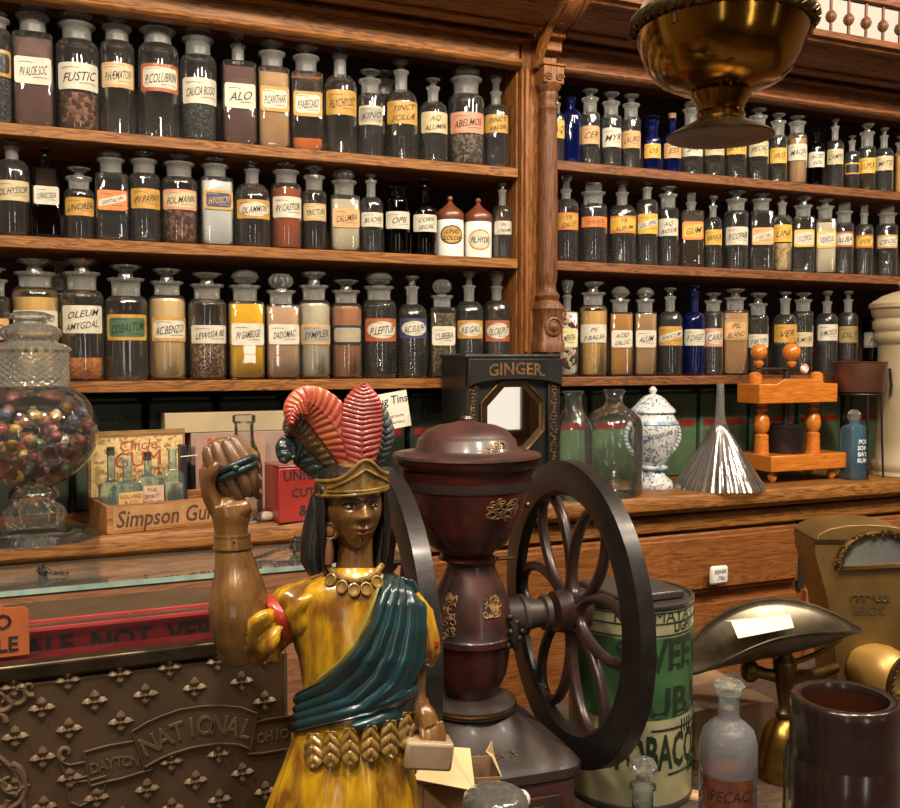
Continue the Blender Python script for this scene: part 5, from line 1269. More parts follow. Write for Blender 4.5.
# beam
beam = MB()
def RTv(u, dd=0.0): return Vector((RT.x * u + FW.x * dd, RT.y * u + FW.y * dd, 0))
def Lp(px_, py_, dd=0.0): v = at(px_, py_, d + dd); return v - Vector((p.x, p.y, TZ))
beam.tube([Lp(752, 670, .01), Lp(765, 674), Lp(785, 678), Lp(810, 676, .03), Lp(835, 668, .08)], [.012, .010, .013, .012, .010], 12)
beam.sphere(Lp(750, 671, .01), .017, 14, sc=(1, 1, 1.2)); beam.build('beam', BRASSD, sc_)
# pan: shallow saddle-shaped scoop
pc3 = Lp(770, 639, -.01); PA, PB = 86 * s, .092
pan_r = R(-10) - A; mb = MB(); rows = []
ca, sa = math.cos(-A + R(-6)), math.sin(-A + R(-6))
def panpt(q, th, o=0.0):
    u, w_ = q * math.cos(th), q * math.sin(th)
    z = .004 + .056 * (abs(w_) ** 2.2) + .014 * abs(u) ** 2 + (.014 * max(0, w_) ** 2)
    z += -.018 * (max(0, -u - .55) / .45) * (q ** 2) * .0
    x = PA * u; y = PB * w_ * (1 - .12 * u)
    if u < 0: y *= 1 + .42 * u * u; z -= .012 * u * u
    return Vector((pc3.x + x * ca - y * sa, pc3.y + x * sa + y * ca, J(657) + z + o + .034 * u))
for j in range(0, 13): rows.append([panpt(j / 12 + 1e-3, 2 * math.pi * k / 64) for k in range(64)])
PANM = plain('tarnished_brass_pan', (126, 118, 100), .30, .9, rgb2=(84, 76, 62), scale=22, var=.25, bump=.06)
mb.grid(rows, closed=True); mb.build('pan', PANM, sc_, solid=.0018, ang=60)
MB().tube([panpt(1.0, 2 * math.pi * k / 64, .0005) for k in range(64)], .0022, 8, closed=True).build('pan_rim', PANM, sc_)
mb = MB(); mb.tube([Lp(775, 660), Lp(790, 664, .0), Lp(815, 655, .01), Lp(840, 640, .02)], [.006, .005, .005, .004], 10)
mb.sphere(Lp(775, 656, -.025), .0075, 12); mb.build('pan_bracket', BRASSD, sc_)
# folded card in the pan
FH_ = Vector((FW.x, FW.y, 0)).normalized()
t = thing('folded_card', 'white folded price card lying in the brass scale pan', 'card', Vector((p.x, p.y, TZ)))
A1, A2, A3, A4 = [v + Vector((0, 0, .011)) for v in (Lp(731, 628, -.015), Lp(790, 621, .02), Lp(794, 634, -.03), Lp(738, 645, -.06))]
A5 = A1 + FH_ * .04 + Vector((0, 0, -.010)); A6 = A2 + FH_ * .04 + Vector((0, 0, -.010))
mb = MB().add([A1, A2, A3, A4], [(0, 1, 2, 3)]).add([A1, A2, A6, A5], [(0, 1, 2, 3)])
mb.build('card_sheet', WHITEP, t, solid=.0008, smooth=False)
# gold body, faces front-right
bp = onZ(858, 742, TZ)
BY = Vector((bp.x, bp.y, 0)); bd_ = dep(Vector((bp.x, bp.y, 1.2)))
GOLDB = plain('gold_bronze_paint', (128, 98, 48), .38, .5, rgb2=(92, 70, 36), scale=14, var=.25, bump=.08)
ang_ = -A - R(2); U = Vector((math.cos(ang_), math.sin(ang_), 0)); V = Vector((-math.sin(ang_), math.cos(ang_), 0))
O2 = Vector((p.x, p.y, TZ)); sb = 1.78 / F
c0 = at(862, 620, 1.78) - O2; c0.z = 0
def BL(px_, py_, dd=0.0):   # pixel offsets taken as metres on the body's own front plane
    return c0 + U * ((px_ - 862) * sb) + V * dd + Vector((0, 0, (onY(862, py_, (c0 + O2).y).z - TZ)))
def outline(sh=0.0):
    o = []
    o += [(832 - sh * 0, 742), (832, 700), (826, 640), (820, 600), (812, 570), (806, 550), (806, 535)]
    for k in range(9): a = math.pi - math.pi * k / 8; o.append((856 + 50 * math.cos(a), 538 - 17 * math.sin(a) ** .8))
    o += [(906, 535), (906, 550), (898, 575), (894, 600), (892, 640), (890, 700), (890, 742)]
    return o
ol = outline(); n = len(ol)
zz0 = -BL(862, 742).z
mb = MB(); rows = [[BL(*q, dd) for q in ol] for dd in (-.045, .07)]
vs = rows[0] + rows[1]
for v in vs:
    if v.z < .004: v.z = .001
mb.add(vs, [tuple(range(n)), tuple(range(n, 2 * n))[::-1]] + [(k, (k + 1) % n, n + (k + 1) % n, n + k) for k in range(n)])
MBody = mb.build('scale_body', GOLDB, sc_, bevel=.008)
win = [(829, 564), (827, 557)] + [(867 + 38 * math.cos(math.pi - math.pi * k / 14), 557 - 29 * math.sin(math.pi * k / 14)) for k in range(15)] + [(906, 556), (904, 560)]
o = MB(); o.add([BL(*q, -.0462) for q in win], [tuple(range(len(win)))]); o.build('window', plain('grey_dial_glass', (86, 88, 86), .08, rgb2=(120, 118, 112), scale=6, coat=.8), MBody, smooth=False)
mb = MB().tube([BL(*q, -.049) for q in win], .0065, 8, closed=True)
r_ = random.Random(3)
for q in win:
    for e in range(3): mb.sphere(BL(q[0] + r_.uniform(-3, 3), q[1] + r_.uniform(-3, 3), -.054), .0036, 6)
mb.build('ornate_window_frame', BRASSD, MBody)
mb = MB()
for sx in (-1, 1): mb.tube([BL(860, 592, -.0475) + U * (sx * (.004 + .0016 * k) + .004 * math.cos(k * .9)) + Vector((0, 0, .006 * math.sin(k * .9))) for k in range(20)], .0016, 6)
mb.build('stamped_scroll', plain('dark_stamped_letters', (70, 52, 30), .5), MBody)
tb = MB(); lettering(tb, 'BROS', lambda u, v: BL(858, 604, -.0468) + U * u + Vector((0, 0, v)), .024, .06, bold=.03)
tb.build('lettering', plain('dark_stamped_letters', (70, 52, 30), .5), MBody, smooth=False)
# side drum with ring
cdir = (U * .62 - V * .75 + Vector((0, 0, -.12))).normalized(); cc_ = BL(862, 660, -.05)
Md = Matrix.Translation(cc_) @ cdir.to_track_quat('Z', 'Y').to_matrix().to_4x4()
dm = MB().lathe([(.036, -.03), (.046, -.005), (.050, .018), (.046, .040), (.040, .050)], n=40, M=Md).build('round_drum', plain('gold_drum', (172, 136, 70), .40, .4, rgb2=(160, 124, 62), scale=5), MBody)
mb = MB().lathe([(.041, .048), (.042, .054), (.034, .058), (.027, .054), (.025, .046)], n=40, M=Md, cap=False)
for k in range(18): v = Md @ Vector((.0345 * math.cos(k * math.pi / 9), .0345 * math.sin(k * math.pi / 9), .058)); mb.sphere(v, .0036, 8)
mb.build('beaded_ring', BRASSD, dm)
MB().lathe([(0, .047), (.026, .047)], n=30, M=Md, cap=False).build('dark_lens', plain('dark_lens', (20, 20, 20), .1, coat=.8), dm)
mb = MB().box(-.035, .035, -.03, .03, 0, .02, M=Matrix.Translation(BL(850, 692, -.08)) @ Matrix.Rotation(ang_, 4, 'Z')); mb.build('lower_ornament', BRASSD, MBody, bevel=.005)

# ---------------------------------------------------------------- brown crock
p, d, s = 0, 1.33, 1.33 / F
q = at(845, 696, 1.33); bz = q.z - TZ
t = thing('brown_crock', 'tall dark brown glazed cylinder crock with rolled rim at the front right', 'crock', (q.x, q.y, TZ + .0005))
CRK = plain('dark_brown_glaze', (38, 24, 22), .22, rgb2=(28, 20, 19), scale=6, coat=.5); r = 52 * s
MB().lathe([(0, 0), (r * .97, 0), (r, .006), (r, bz - .085 * 1.0), (r * .985, bz - .083), (r, bz - .080), (r, bz - .012), (r * .98, bz - .003), (r * .93, bz), (r * .80, bz - .002), (r * .77, bz - .010), (r * .76, bz - .10), (r * .74, .02), (0, .016)], n=72, cap=False).build('crock_body', CRK, t, ang=60)
MB().lathe([(r * .757, bz - .012), (r * .752, bz - .06), (r * .745, .03)], n=72, cap=False).build('inner_glaze', plain('orange_brown_glaze', (56, 27, 17), .2, coat=.4), t)

# stoppered bottle with amber contents
q = at(729, 700, 1.36); s = 1.36 / F; J = lambda y: at(729, y, 1.36).z - TZ
t = thing('stoppered_bottle', 'clear apothecary bottle with amber liquid and faded brown label in front', 'bottle', (q.x, q.y, TZ + .0005))
r = 28.5 * s
MB().lathe([(0, .004), (r * .85, 0), (r, .008), (r, J(752)), (r * .98, J(742)), (r * .86, J(730)), (r * .60, J(723)), (11 * s, J(719)), (10 * s, J(714)), (10 * s, J(698)), (12.5 * s, J(695)), (12.5 * s, J(693)), (9 * s, J(693))], n=64, cap=False).build('glass_body', glass('speckled_glass', (.86, .88, .88), haze=.30, hcol=(150, 152, 156), bump=.5, bscale=120, gain=1.6), t)
MB().lathe([(8.5 * s, J(708)), (9 * s, J(694)), (7 * s, J(691)), (15 * s, J(688)), (16 * s, J(685)), (13 * s, J(681.5)), (0, J(680.5))], n=12).build('stopper', GLC, t, ang=20)
MB().lathe([(0, .006), (r * .9, .010), (r * .93, J(770)), (0, J(770))], n=48, cap=False).build('amber_liquid', plain('amber_liquid', (118, 52, 24), .15, rgb2=(92, 38, 18), scale=14), t)
l_ = MB(); rr = r + .0006; lz0, lz1 = J(803), J(771); rot_ = -math.atan(q.x / q.y)
patch(l_, rrect(r * .95, (lz1 - lz0) / 2, .006), lambda u, v: (rr * math.sin(u / r + rot_), -rr * math.cos(u / r + rot_), (lz0 + lz1) / 2 + v), 0)
l2 = l_.build('paper_label', plain('brown_label', (104, 54, 32), .5, rgb2=(76, 38, 24), scale=60, coat=.4), t, recalc=False)
tb = MB(); lettering(tb, 'IPECAC', lambda u, v: ((rr + .0005) * math.sin(u / r + rot_), -(rr + .0005) * math.cos(u / r + rot_), (lz0 + lz1) / 2 + v), .022, r * 1.5, shear=.2, slope=.06)
tb.build('lettering', BLACK, l2, smooth=False)
# small bottle whose stopper shows
q = at(643, 770, 1.30); s = 1.30 / F; J = lambda y: at(643, y, 1.30).z - TZ
t = thing('small_bottle', 'small clear bottle with faceted glass stopper at the bottom edge', 'bottle', (q.x, q.y, TZ + .0005))
MB().lathe([(0, .003), (20 * s, 0), (22 * s, .006), (22 * s, J(840)), (18 * s, J(826)), (11 * s, J(818)), (10.5 * s, J(812)), (10.5 * s, J(790)), (13.5 * s, J(788)), (13.5 * s, J(786)), (10 * s, J(786))], n=48, cap=False).build('glass_body', GLW, t)
MB().lathe([(9.5 * s, J(806)), (9.8 * s, J(787)), (7 * s, J(780)), (6.5 * s, J(776)), (14 * s, J(771)), (14.5 * s, J(766)), (11 * s, J(760)), (0, J(758))], n=12).build('stopper', GLC, t, ang=20)
# thin clear bottle left of the brown crock
q = at(792, 760, 1.45); s = 1.45 / F; J = lambda y: at(792, y, 1.45).z - TZ
t = thing('clear_jar', 'clear glass jar half hidden behind the dark brown crock', 'jar', (q.x, q.y, TZ + .0005))
MB().lathe([(0, .003), (8 * s, 0), (8.5 * s, .006), (8.5 * s, J(756)), (7 * s, J(748)), (5.5 * s, J(744)), (5.5 * s, J(741))], n=32, cap=False).build('glass_body', GLW, t)
# glass jar with knobbly lid at the bottom edge
q = at(495, 800, 1.03); s = 1.03 / F; J = lambda y: at(495, y, 1.03).z - TZ
t = thing('pressed_glass_jar', 'pressed glass jar with low ribbed lid at the bottom edge of the view', 'jar', (q.x, q.y, TZ + .0005))
MB().lathe([(0, .003), (26 * s, 0), (28 * s, .006), (29 * s, J(830)), (27 * s, J(818)), (26 * s, J(816))], n=48, cap=False).build('glass_body', GLW, t)
GLG = glass('grey_pressed_glass', (.6, .62, .62), haze=.35, hcol=(120, 120, 118), gain=3.0, rough=.1)
MB().lathe([(27 * s, J(816)), (32.5 * s, J(812)), (33 * s, J(804)), (31 * s, J(797)), (25 * s, J(792)), (15 * s, J(789)), (0, J(788))], n=72, fn=lambda q_, a, z: q_ * (1 + .03 * math.cos(18 * a))).build('lid', GLG, t, ang=40)
q = at(521, 800, 1.12)
o = MB().sphere((0, 0, 0), 9.5 * 1.12 / F, 20, jit=.03).lathe([(.014, TZ - q.z), (.014, TZ - q.z + .004), (.004, TZ - q.z + .01), (.004, -.008)], n=16).build('white_knob_holder', plain('white_glaze', (214, 208, 196), .3))
o.location = (q.x, q.y, q.z + .001); tag(o, 'white ball-topped holder just behind the pressed glass jar', 'holder')
# open cardboard box
q = at(457, 770, 1.12); s = 1.12 / F; J = lambda y: at(457, y, 1.12).z - TZ
KR = plain('old_cardboard', (150, 120, 84), .8, rgb2=(126, 96, 64), scale=14); KRL = plain('cream_flap', (206, 184, 140), .8, rgb2=(192, 168, 122), scale=14)
t = thing('cardboard_box', 'small open cardboard box with torn cream flaps beside the statue', 'box', (q.x, q.y, TZ + .0005), -A * .75)
w2, dd_, hb = 41 * s, .030, J(768)
mb = MB().box(-w2, w2, -dd_, -dd_ + .0015, 0, hb).box(-w2, -w2 + .0015, -dd_, dd_, 0, hb).box(w2 - .0015, w2, -dd_, dd_, 0, hb).box(-w2, w2, dd_ - .0015, dd_, 0, hb).box(-w2, w2, -dd_, dd_, 0, .0015)
mb.build('carton', KR, t)
fl1 = [Vector((-w2 - .006, -dd_, hb + .002)), Vector((w2 * .30, -dd_ - .026, hb - .003)), Vector((w2 * .36, dd_ * .5, hb + .016)), Vector((w2 * -.1, dd_ * .6, hb + .017)), Vector((-w2 * .2, dd_ * .2, hb + .010)), Vector((-w2 * .45, 0, hb + .009)), Vector((-w2 * .6, -.005, hb + .006)), Vector((-w2 * .9, -dd_ * .3, hb + .006))]
MB().add(fl1, [tuple(range(8))]).build('flap', KRL, t, solid=.0012, smooth=False)
fl2 = [Vector((w2, -dd_, hb)), Vector((w2, dd_, hb)), Vector((w2 * .9, dd_ * .5, hb + .024)), Vector((w2 * .72, 0, hb + .018)), Vector((w2 * .8, -dd_ * .6, hb + .02))]
MB().add(fl2, [tuple(range(5))]).build('flap', KRL, t, solid=.0012, smooth=False)
lb_ = MB().tube([(w2 * .1 + .022 * math.cos(k * .4), -dd_ - .0006, hb * .6 + .026 * math.sin(k * .4)) for k in range(16)], .0012, 5, closed=True)
lb_.tube([(-w2 + .006, -dd_ - .0006, .02), (-w2 + .006, -dd_ - .0006, hb - .006), (w2 - .006, -dd_ - .0006, hb - .006), (w2 - .006, -dd_ - .0006, .02)], .001, 5)
lb_.build('printed_frame', plain('brown_box_print', (104, 74, 44), .8), t)
# carton behind the stoppered bottle, strip on the table, paper
q = onZ(695, 762, TZ)
ca_ = thing('shipping_carton', 'low tan cardboard carton behind the stoppered bottle', 'box', (q.x, q.y, TZ + .0005), R(-4))
MB().box(0, .17, 0, .19, 0, onY(695, 712, q.y).z - TZ).build('carton', plain('tan_carton', (132, 104, 78), .8, rgb2=(114, 88, 64), scale=9), ca_, bevel=.002)
q2 = onY(695, 712, q.y).z - TZ
MB().add([(-.004, -.002, q2 + .0005), (.02, .0, q2 + .001), (-.01, .16, q2 + .03), (-.035, .16, q2 + .03)], [(0, 1, 2, 3)]).build('raised_flap', WHITEP, ca_, solid=.001, smooth=False)
o = MB().box(0, .13, 0, .030, 0, .004).build('wooden_strip', wood('pale_strip', (168, 130, 90), (200, 166, 124), 'x', rough=.6)); q = onZ(650, 792, TZ); o.location = (q.x, q.y - .005, TZ + .0005); o.rotation_euler = (0, 0, R(-46)); tag(o, 'pale flat wooden strip lying on the table by the tobacco canister', 'strip')
q = onZ(905, 762, TZ)
bk_ = thing('striped_book', 'small dark book with pale page edge at the right border behind the scale', 'book', (onZ(915, 742, TZ).x + .045, onZ(915, 742, TZ).y + .045, TZ + .0005), R(-20))
hb2 = onY(900, 665, onZ(915, 742, TZ).y).z - TZ
MB().box(-.05, .06, -.04, .10, 0, hb2 - .012).build('dark_cover', plain('dark_cover', (38, 38, 44), .5), bk_, bevel=.003)
MB().box(-.047, .058, -.038, .10, hb2 - .012, hb2).build('page_edge', CREAMP, bk_, bevel=.002)
o = MB().tube([(-.03, 0, .012), (.0, -.01, .016), (.03, -.02, .013), (.06, -.02, .012)], [.008, .012, .013, .011], 12).build('teal_cloth', plain('teal_cloth', (62, 136, 120), .6, rgb2=(48, 116, 104), scale=20)); o.location = bk_.location + Vector((0, 0, hb2 + .002)); tag(o, 'rolled teal cloth lying on the dark book at the right border', 'cloth')

# ---------------------------------------------------------------- hanging brass lamp
LD = 1.5; s = LD / F; q = at(720, 140, LD)
LZ = q.z
J = lambda y: at(720, y, LD).z
lm = thing('hanging_lamp', 'ornate brass hanging lamp with rope rim and flared foot at the top', 'lamp', (q.x, q.y, 0))
LBR = plain('polished_old_brass', (176, 134, 56), .15, 1.0, rgb2=(110, 80, 34), scale=14, var=.30, bump=.10)
LBD = plain('dark_lamp_brass', (112, 92, 62), .38, 1.0, rgb2=(70, 56, 38), scale=26, var=.25, bump=.4)
bowl = [(22, 119), (24, 115), (22, 112), (24, 106), (28, 99), (30, 95), (28, 93), (34, 91), (46, 88), (60, 81), (70, 71), (77, 58), (81, 46), (83, 38), (84, 33)]
MB().lathe([(r * s, J(y)) for r, y in bowl], n=72, cap=False).build('bowl', LBR, lm)
MB().lathe([(0, J(136)), (30 * s, J(137)), (46 * s, J(138.5)), (52 * s, J(138)), (52.5 * s, J(136.5)), (48 * s, J(133)), (38 * s, J(128)), (30 * s, J(124)), (23 * s, J(120)), (22 * s, J(118))], n=64, cap=False).build('flared_foot', LBD, lm)
rimr = 87 * s; zr_ = J(27)
mb = MB()
for ph in (0, 2.1, 4.2):
    mb.tube([((rimr + .0045 * math.cos(k * .35 + ph)) * math.cos(2 * math.pi * k / 360), (rimr + .0045 * math.cos(k * .35 + ph)) * math.sin(2 * math.pi * k / 360), zr_ + .0065 * math.sin(k * .35 + ph)) for k in range(360)], .0055, 6, closed=True)
mb.tube([(rimr * math.cos(2 * math.pi * k / 72), rimr * math.sin(2 * math.pi * k / 72), zr_) for k in range(72)], .009, 8, closed=True)
mb.build('rope_rim', LBD, lm)
MB().lathe([(84 * s, J(20)), (80 * s, J(8)), (70 * s, J(-6)), (56 * s, J(-18)), (44 * s, J(-26)), (30 * s, J(-32)), (20 * s, J(-40)), (0, J(-42))], n=64, cap=False).build('font_dome', LBR, lm)
MB().tube([(0, 0, J(-40)), (0, 0, 3.499)], .006, 10).build('hanging_rod', LBD, lm)
for a in (200, 320, 80):
    v = Vector((math.cos(R(a)), math.sin(R(a)), 0)) * rimr; MB().tube([v * .96 + Vector((0, 0, zr_ - .01)), v * .95 + Vector((0, 0, zr_ - .028))], .0045, 8).build('tassel', LBD, lm)
# ---------------------------------------------------------------- carved counter figure
FD = 0.86; s = FD / F
base = at(345, 800, FD); base.z = TZ + .0005
fig = thing('carved_statue', 'painted wooden statue of a woman in feather headdress raising a bundle of cigars', 'statue', base)
def Q(px, py, dd=0.0): return at(px, py, FD + dd * s) - base          # dd in pixel units away from the viewer
FH = Vector((FW.x, FW.y, 0)).normalized()
SKIN = plain('bronze_brown_skin', (134, 96, 50), .30, .15, rgb2=(88, 58, 30), scale=70, var=.25, coat=.40, bump=.25, stretch=(1, 1, .4))
SKINL = plain('carved_bare_wood', (120, 84, 46), .36, .0, rgb2=(78, 52, 28), scale=30, var=.25, coat=.3, bump=.25, stretch=(2.2, 2.2, .35))
YEL = plain('worn_yellow_paint', (206, 158, 26), .26, 0, rgb2=(112, 70, 22), scale=34, var=.13, coat=.55, bump=.18, stretch=(1.6, 1.6, .55))
TEAL = plain('dark_teal_paint', (14, 54, 62), .28, 0, rgb2=(30, 44, 40), scale=40, var=.2, coat=.5, bump=.15)
GOLDF = plain('dull_gold_paint', (158, 124, 58), .34, .2, rgb2=(92, 68, 34), scale=110, var=.25, coat=.3, bump=.2)
HAIR = plain('black_brown_hair', (34, 30, 26), .34, 0, rgb2=(20, 18, 17), scale=30, coat=.3, bump=.6, stretch=(5, 5, .5))
REDP = plain('red_ribbon_paint', (176, 58, 34), .3, coat=.4, rgb2=(140, 42, 26), scale=20)
TOR = [(548, 356, 18, 17), (562, 356, 19, 18), (572, 354, 26, 21), (580, 351, 44, 27), (590, 348, 62, 33), (605, 350, 70, 38), (630, 355, 67, 42), (660, 359, 60, 44), (690, 357, 54, 41), (712, 353, 54, 40), (735, 350, 57, 42), (760, 347, 61, 46), (785, 345, 66, 50), (808, 342, 71, 53), (850, 339, 78, 58), (900, 337, 84, 62), (980, 336, 88, 64), (1080, 336, 90, 66)]
def tor(py):
    for a, b in zip(TOR, TOR[1:]):
        if a[0] <= py <= b[0]:
            f = (py - a[0]) / (b[0] - a[0]); f = f * f * (3 - 2 * f) if False else f
            return tuple(a[i] + (b[i] - a[i]) * f for i in (1, 2, 3))
    return TOR[-1][1:] if py > TOR[-1][0] else TOR[0][1:]
def front(px, py):   # depth (px units) of the dress front at that spot
    cx, hw, hd = tor(py); q = max(-1, min(1, (px - cx) / hw)); return -hd * math.sqrt(max(0.0, 1 - q * q))
def ring(py, k=1.0, n=72, fold=0.0):
    cx, hw, hd = tor(py); out = []
    for i in range(n):
        a = 2 * math.pi * i / n; q = k
        if fold: q *= 1 + fold * (.6 * math.sin(9 * a + .8 * math.sin(py * .02)) + .4 * abs(math.sin(7 * a + 1.0)))
        out.append(Q(cx + hw * q * math.cos(a), py, hd * q * math.sin(a)))
    return out
# dress
rows = []
for py in list(range(568, 760, 5)) + list(range(760, 1100, 10)):
    rows.append(ring(py, 1.0 if py > 574 else .98, fold=max(0, min(.12, (py - 738) * .0026)) + (.008 if py > 600 else 0)))
mb = MB(); mb.grid(rows, closed=True); mb.f.append(tuple(range(len(mb.v) - 72, len(mb.v)))); mb.m.append(0)
dress = mb.build('dress', YEL, fig, ang=60)
# base block and feet
zb = Q(336, 1080).z
c_ = Q(336, 1080)
MB().lathe([(.092, 0), (.096, .004), (.096, .022), (.088, .028), (.084, .040), (.078, max(zb + .004, .042))], (c_.x, c_.y), 48).build('plinth', plain('plinth_paint', (60, 34, 24), .4, coat=.3), fig)

# skin: head, neck, arms, hands in one remeshed surface
sk = MB()
HC = Q(352, 505, 0); hr = R(24)
hf = (-FH * math.cos(hr) + RT * math.sin(hr)).normalized(); hrr = (RT * math.cos(hr) + FH * math.sin(hr)).normalized(); hu = Vector((0, 0, 1))
ti = R(3)
def HP(x, y, z): return HC + (hrr * x + hf * y + hu * z) * s   # px units in the head's own frame
def g(v, c, w): return math.exp(-((v - c) / w) ** 2)
def face(x, z):
    ax_ = abs(x); d_ = 0
    ramp = max(0, min(1, (9 - z) / 15.0)); tail = 1 / (1 + math.exp(-(z + 9.5) * 1.3))
    d_ += 10.5 * g(x, 0, 3.6 + 1.4 * ramp) * ramp * tail
    d_ += 3.6 * g(ax_, 5.2, 2.4) * g(z, -6.8, 3.0)
    d_ -= 5.5 * g(ax_, 12.5, 6.0) * g(z, 5.5, 4.2)
    d_ += 3.6 * g(ax_, 12.5, 5.0) * g(z, 4.0, 2.4)
    d_ -= 1.2 * g(ax_, 12.5, 5.0) * g(z, 1.0, .9)
    d_ += 2.4 * g(ax_, 12, 8) * g(z, 12.5, 2.2)
    d_ += 2.6 * g(x, 0, 12) * g(z, -21, 7)
    d_ += 3.0 * g(x, 0, 7.5) * g(z, -18.3, 1.7) + 3.2 * g(x, 0, 6.5) * g(z, -23.6, 2.0) - 2.6 * g(x, 0, 9) * g(z, -21.0, .9)
    d_ -= 1.4 * g(x, 0, 1.6) * g(z, -14.5, 2.0)
    d_ -= 2.0 * g(x, 0, 8) * g(z, -29.0, 2.4)
    d_ += 4.6 * g(x, 0, 9) * g(z, -37.5, 6)
    d_ += 2.6 * g(ax_, 17, 8) * g(z, -7, 8)
    return d_
rows = []
HW_, HDp, HH = 29.0, 35.0, 45.0
for j in range(0, 91):
    th = -math.pi / 2 + math.pi * j / 90; row_ = []
    for i in range(144):
        ph = 2 * math.pi * i / 144; z = HH * math.sin(th); c = math.cos(th) ** .82 if math.cos(th) > 0 else 0
        k = 1 - .26 * (max(0, -z) / HH) ** 1.4
        x = HW_ * c * math.sin(ph) * k; y = HDp * c * math.cos(ph) * (1 - .10 * (max(0, -z) / HH) ** 2 if math.cos(ph) > 0 else .95)
        if math.cos(ph) > 0: y += face(x, z) * min(1, math.cos(ph) * 1.5) * min(1, c * 2)
        row_.append(HP(x, y, z))
    rows.append(row_)
sk.grid(rows, closed=True)
def tube(pts, rad, n=16, flat=1.0, mi=0, m=None, cap=True):
    A4 = [tuple(p) + (r,) for p, r in zip(pts, rad)]; out = []
    for i in range(len(A4) - 1):
        p0, p1, p2, p3 = A4[max(i - 1, 0)], A4[i], A4[i + 1], A4[min(i + 2, len(A4) - 1)]
        for k in range(6):
            f = k / 6; out.append([.5 * ((2 * b) + (c - a) * f + (2 * a - 5 * b + 4 * c - d) * f * f + (3 * b - a - 3 * c + d) * f ** 3) for a, b, c, d in zip(p0, p1, p2, p3)])
    out.append(list(A4[-1]))
    (m or sk).tube([Q(*o[:3]) for o in out], [o[3] * s for o in out], max(n, 24), mi, flat=flat, cap=cap)
def ball(px, py, dd, r, sc=(1, 1, 1), m=None): (m or sk).sphere(Q(px, py, dd), r * s, 16, sc=sc)
tube([(354, 535, 6), (355, 555, 4), (354, 575, 2), (353, 600, 0)], [19, 18, 20, 26])
tube([(350, 585, 0), (352, 620, 0), (355, 680, 0), (350, 760, 0)], [24, 40, 36, 40])           # torso core under the dress
tube([(350, 600, 2), (318, 606, 4), (286, 622, 2), (258, 642, -4), (243, 652, -10)], [24, 24, 21, 20, 20])   # upper arm
ball(238, 645, -14, 22)
arm = [(237, 652, -16, 18), (238, 636, -18, 25), (239, 612, -18, 29.5), (238, 590, -16, 26.5), (236, 570, -13, 21), (233, 552, -11, 17.5), (232, 540, -10, 16), (231, 528, -10, 16.5), (231, 516, -9, 19), (230, 506, -8, 20)]
tube([a[:3] for a in arm], [a[3] for a in arm], 24)
# palm (cupped at left and below the bundle), thumb, fingers round the back
tube([(230, 512, -6), (220, 500, 0), (211, 484, 4), (208, 468, 6)], [19, 15, 11, 9], 18)
tube([(224, 512, -10), (238, 510, -14), (248, 505, -10)], [12, 11, 8], 14)                      # heel of the hand
tube([(217, 508, -14), (210, 494, -19), (209, 481, -22), (214, 470, -24), (219, 463, -23)], [9.5, 8, 6.8, 6.3, 4.8], 14)   # thumb
for k, (y0, y1, dx) in enumerate(((452, 445, 0), (464, 456, 5), (476, 469, 9), (488, 483, 11))):
    tube([(209 + k, y0 + 8, 6), (210 + k * .6, y0, 16), (222 + dx * .3, y1 - 2, 27), (240 + dx * .5, y1 + 4, 26), (252 + dx * .45, y1 + 9, 14), (254 + dx * .4, y1 + 13, 3)], [6.6, 6.4, 6.2, 6, 5.4, 4.2], 12)
# other arm, down to the white block
tube([(395, 600, 4), (412, 620, 6), (419, 645, 6), (417, 665, 4), (416, 690, 2), (419, 705, 0), (424, 716, -4), (428, 726, -6)], [20, 16, 12, 10.5, 9.5, 9.5, 12, 12], 18)
for k in range(4):
    x0 = 420 + k * 6.2; tube([(x0, 722, -8), (x0 + 3, 732, -15 + k), (x0 + 3.5, 742, -20 + k * 1.5), (x0 + 3, 749 - k, -21 + k * 1.5)], [4.6, 4.2, 3.9, 3.0], 10)
tube([(417, 722, -6), (411, 731, -12), (410, 740, -17)], [5, 4.2, 3.2], 10)
skin = sk.build('body', SKIN, fig, smooth=True)
md = skin.modifiers.new('remesh', 'REMESH'); md.mode = 'VOXEL'; md.voxel_size = .00085; md.use_smooth_shade = True
# eyes, brows, lips
EYE = plain('painted_eye', (126, 108, 84), .15, coat=.6); IRIS = plain('dark_iris', (26, 18, 14), .15, coat=.6); LIP = plain('dull_red_lip', (112, 62, 42), .3, coat=.4)
def fy(x, z):
    t_ = math.asin(max(-1, min(1, z / HH))); c = math.cos(t_) ** .82; k = 1 - .26 * (max(0, -z) / HH) ** 1.4
    sn = max(-1, min(1, x / (HW_ * c * k))); cp = math.sqrt(1 - sn * sn)
    return HDp * c * cp * (1 - .10 * (max(0, -z) / HH) ** 2) + face(x, z) * min(1, cp * 1.5) * min(1, c * 2)
for sx in (-1, 1):
    e_ = MB().sphere(HP(sx * 12.3, fy(sx * 12.3, 3.6) - 1.5, 3.4), 3.2 * s, 16, sc=(1.45, 1.45, .70)).build('eye', EYE, skin)
    MB().sphere(HP(sx * 12.3 + 1.0, fy(sx * 12.3, 3.6) + 1.6, 3.5), 1.9 * s, 12).build('iris', IRIS, skin)
    MB().tube([HP(sx * x, fy(sx * x, 3.6 + 2.6 * math.cos((x - 12.3) / 6.5 * 1.5)) + .2, 3.6 + 2.6 * math.cos((x - 12.3) / 6.5 * 1.5)) for x in (6.6, 8.5, 10.4, 12.3, 14.2, 16.1, 17.8)], .75 * s, 6).build('eyelid', HAIR, skin)
    MB().tube([HP(sx * x, fy(sx * x, z) + .15, z) for x, z in ((5.5, 10.5), (9, 12.2), (13, 12.8), (17, 11.6), (20, 9.5))], [.7 * s, 1.2 * s, 1.2 * s, 1.0 * s, .5 * s], 6).build('eyebrow', HAIR, skin)
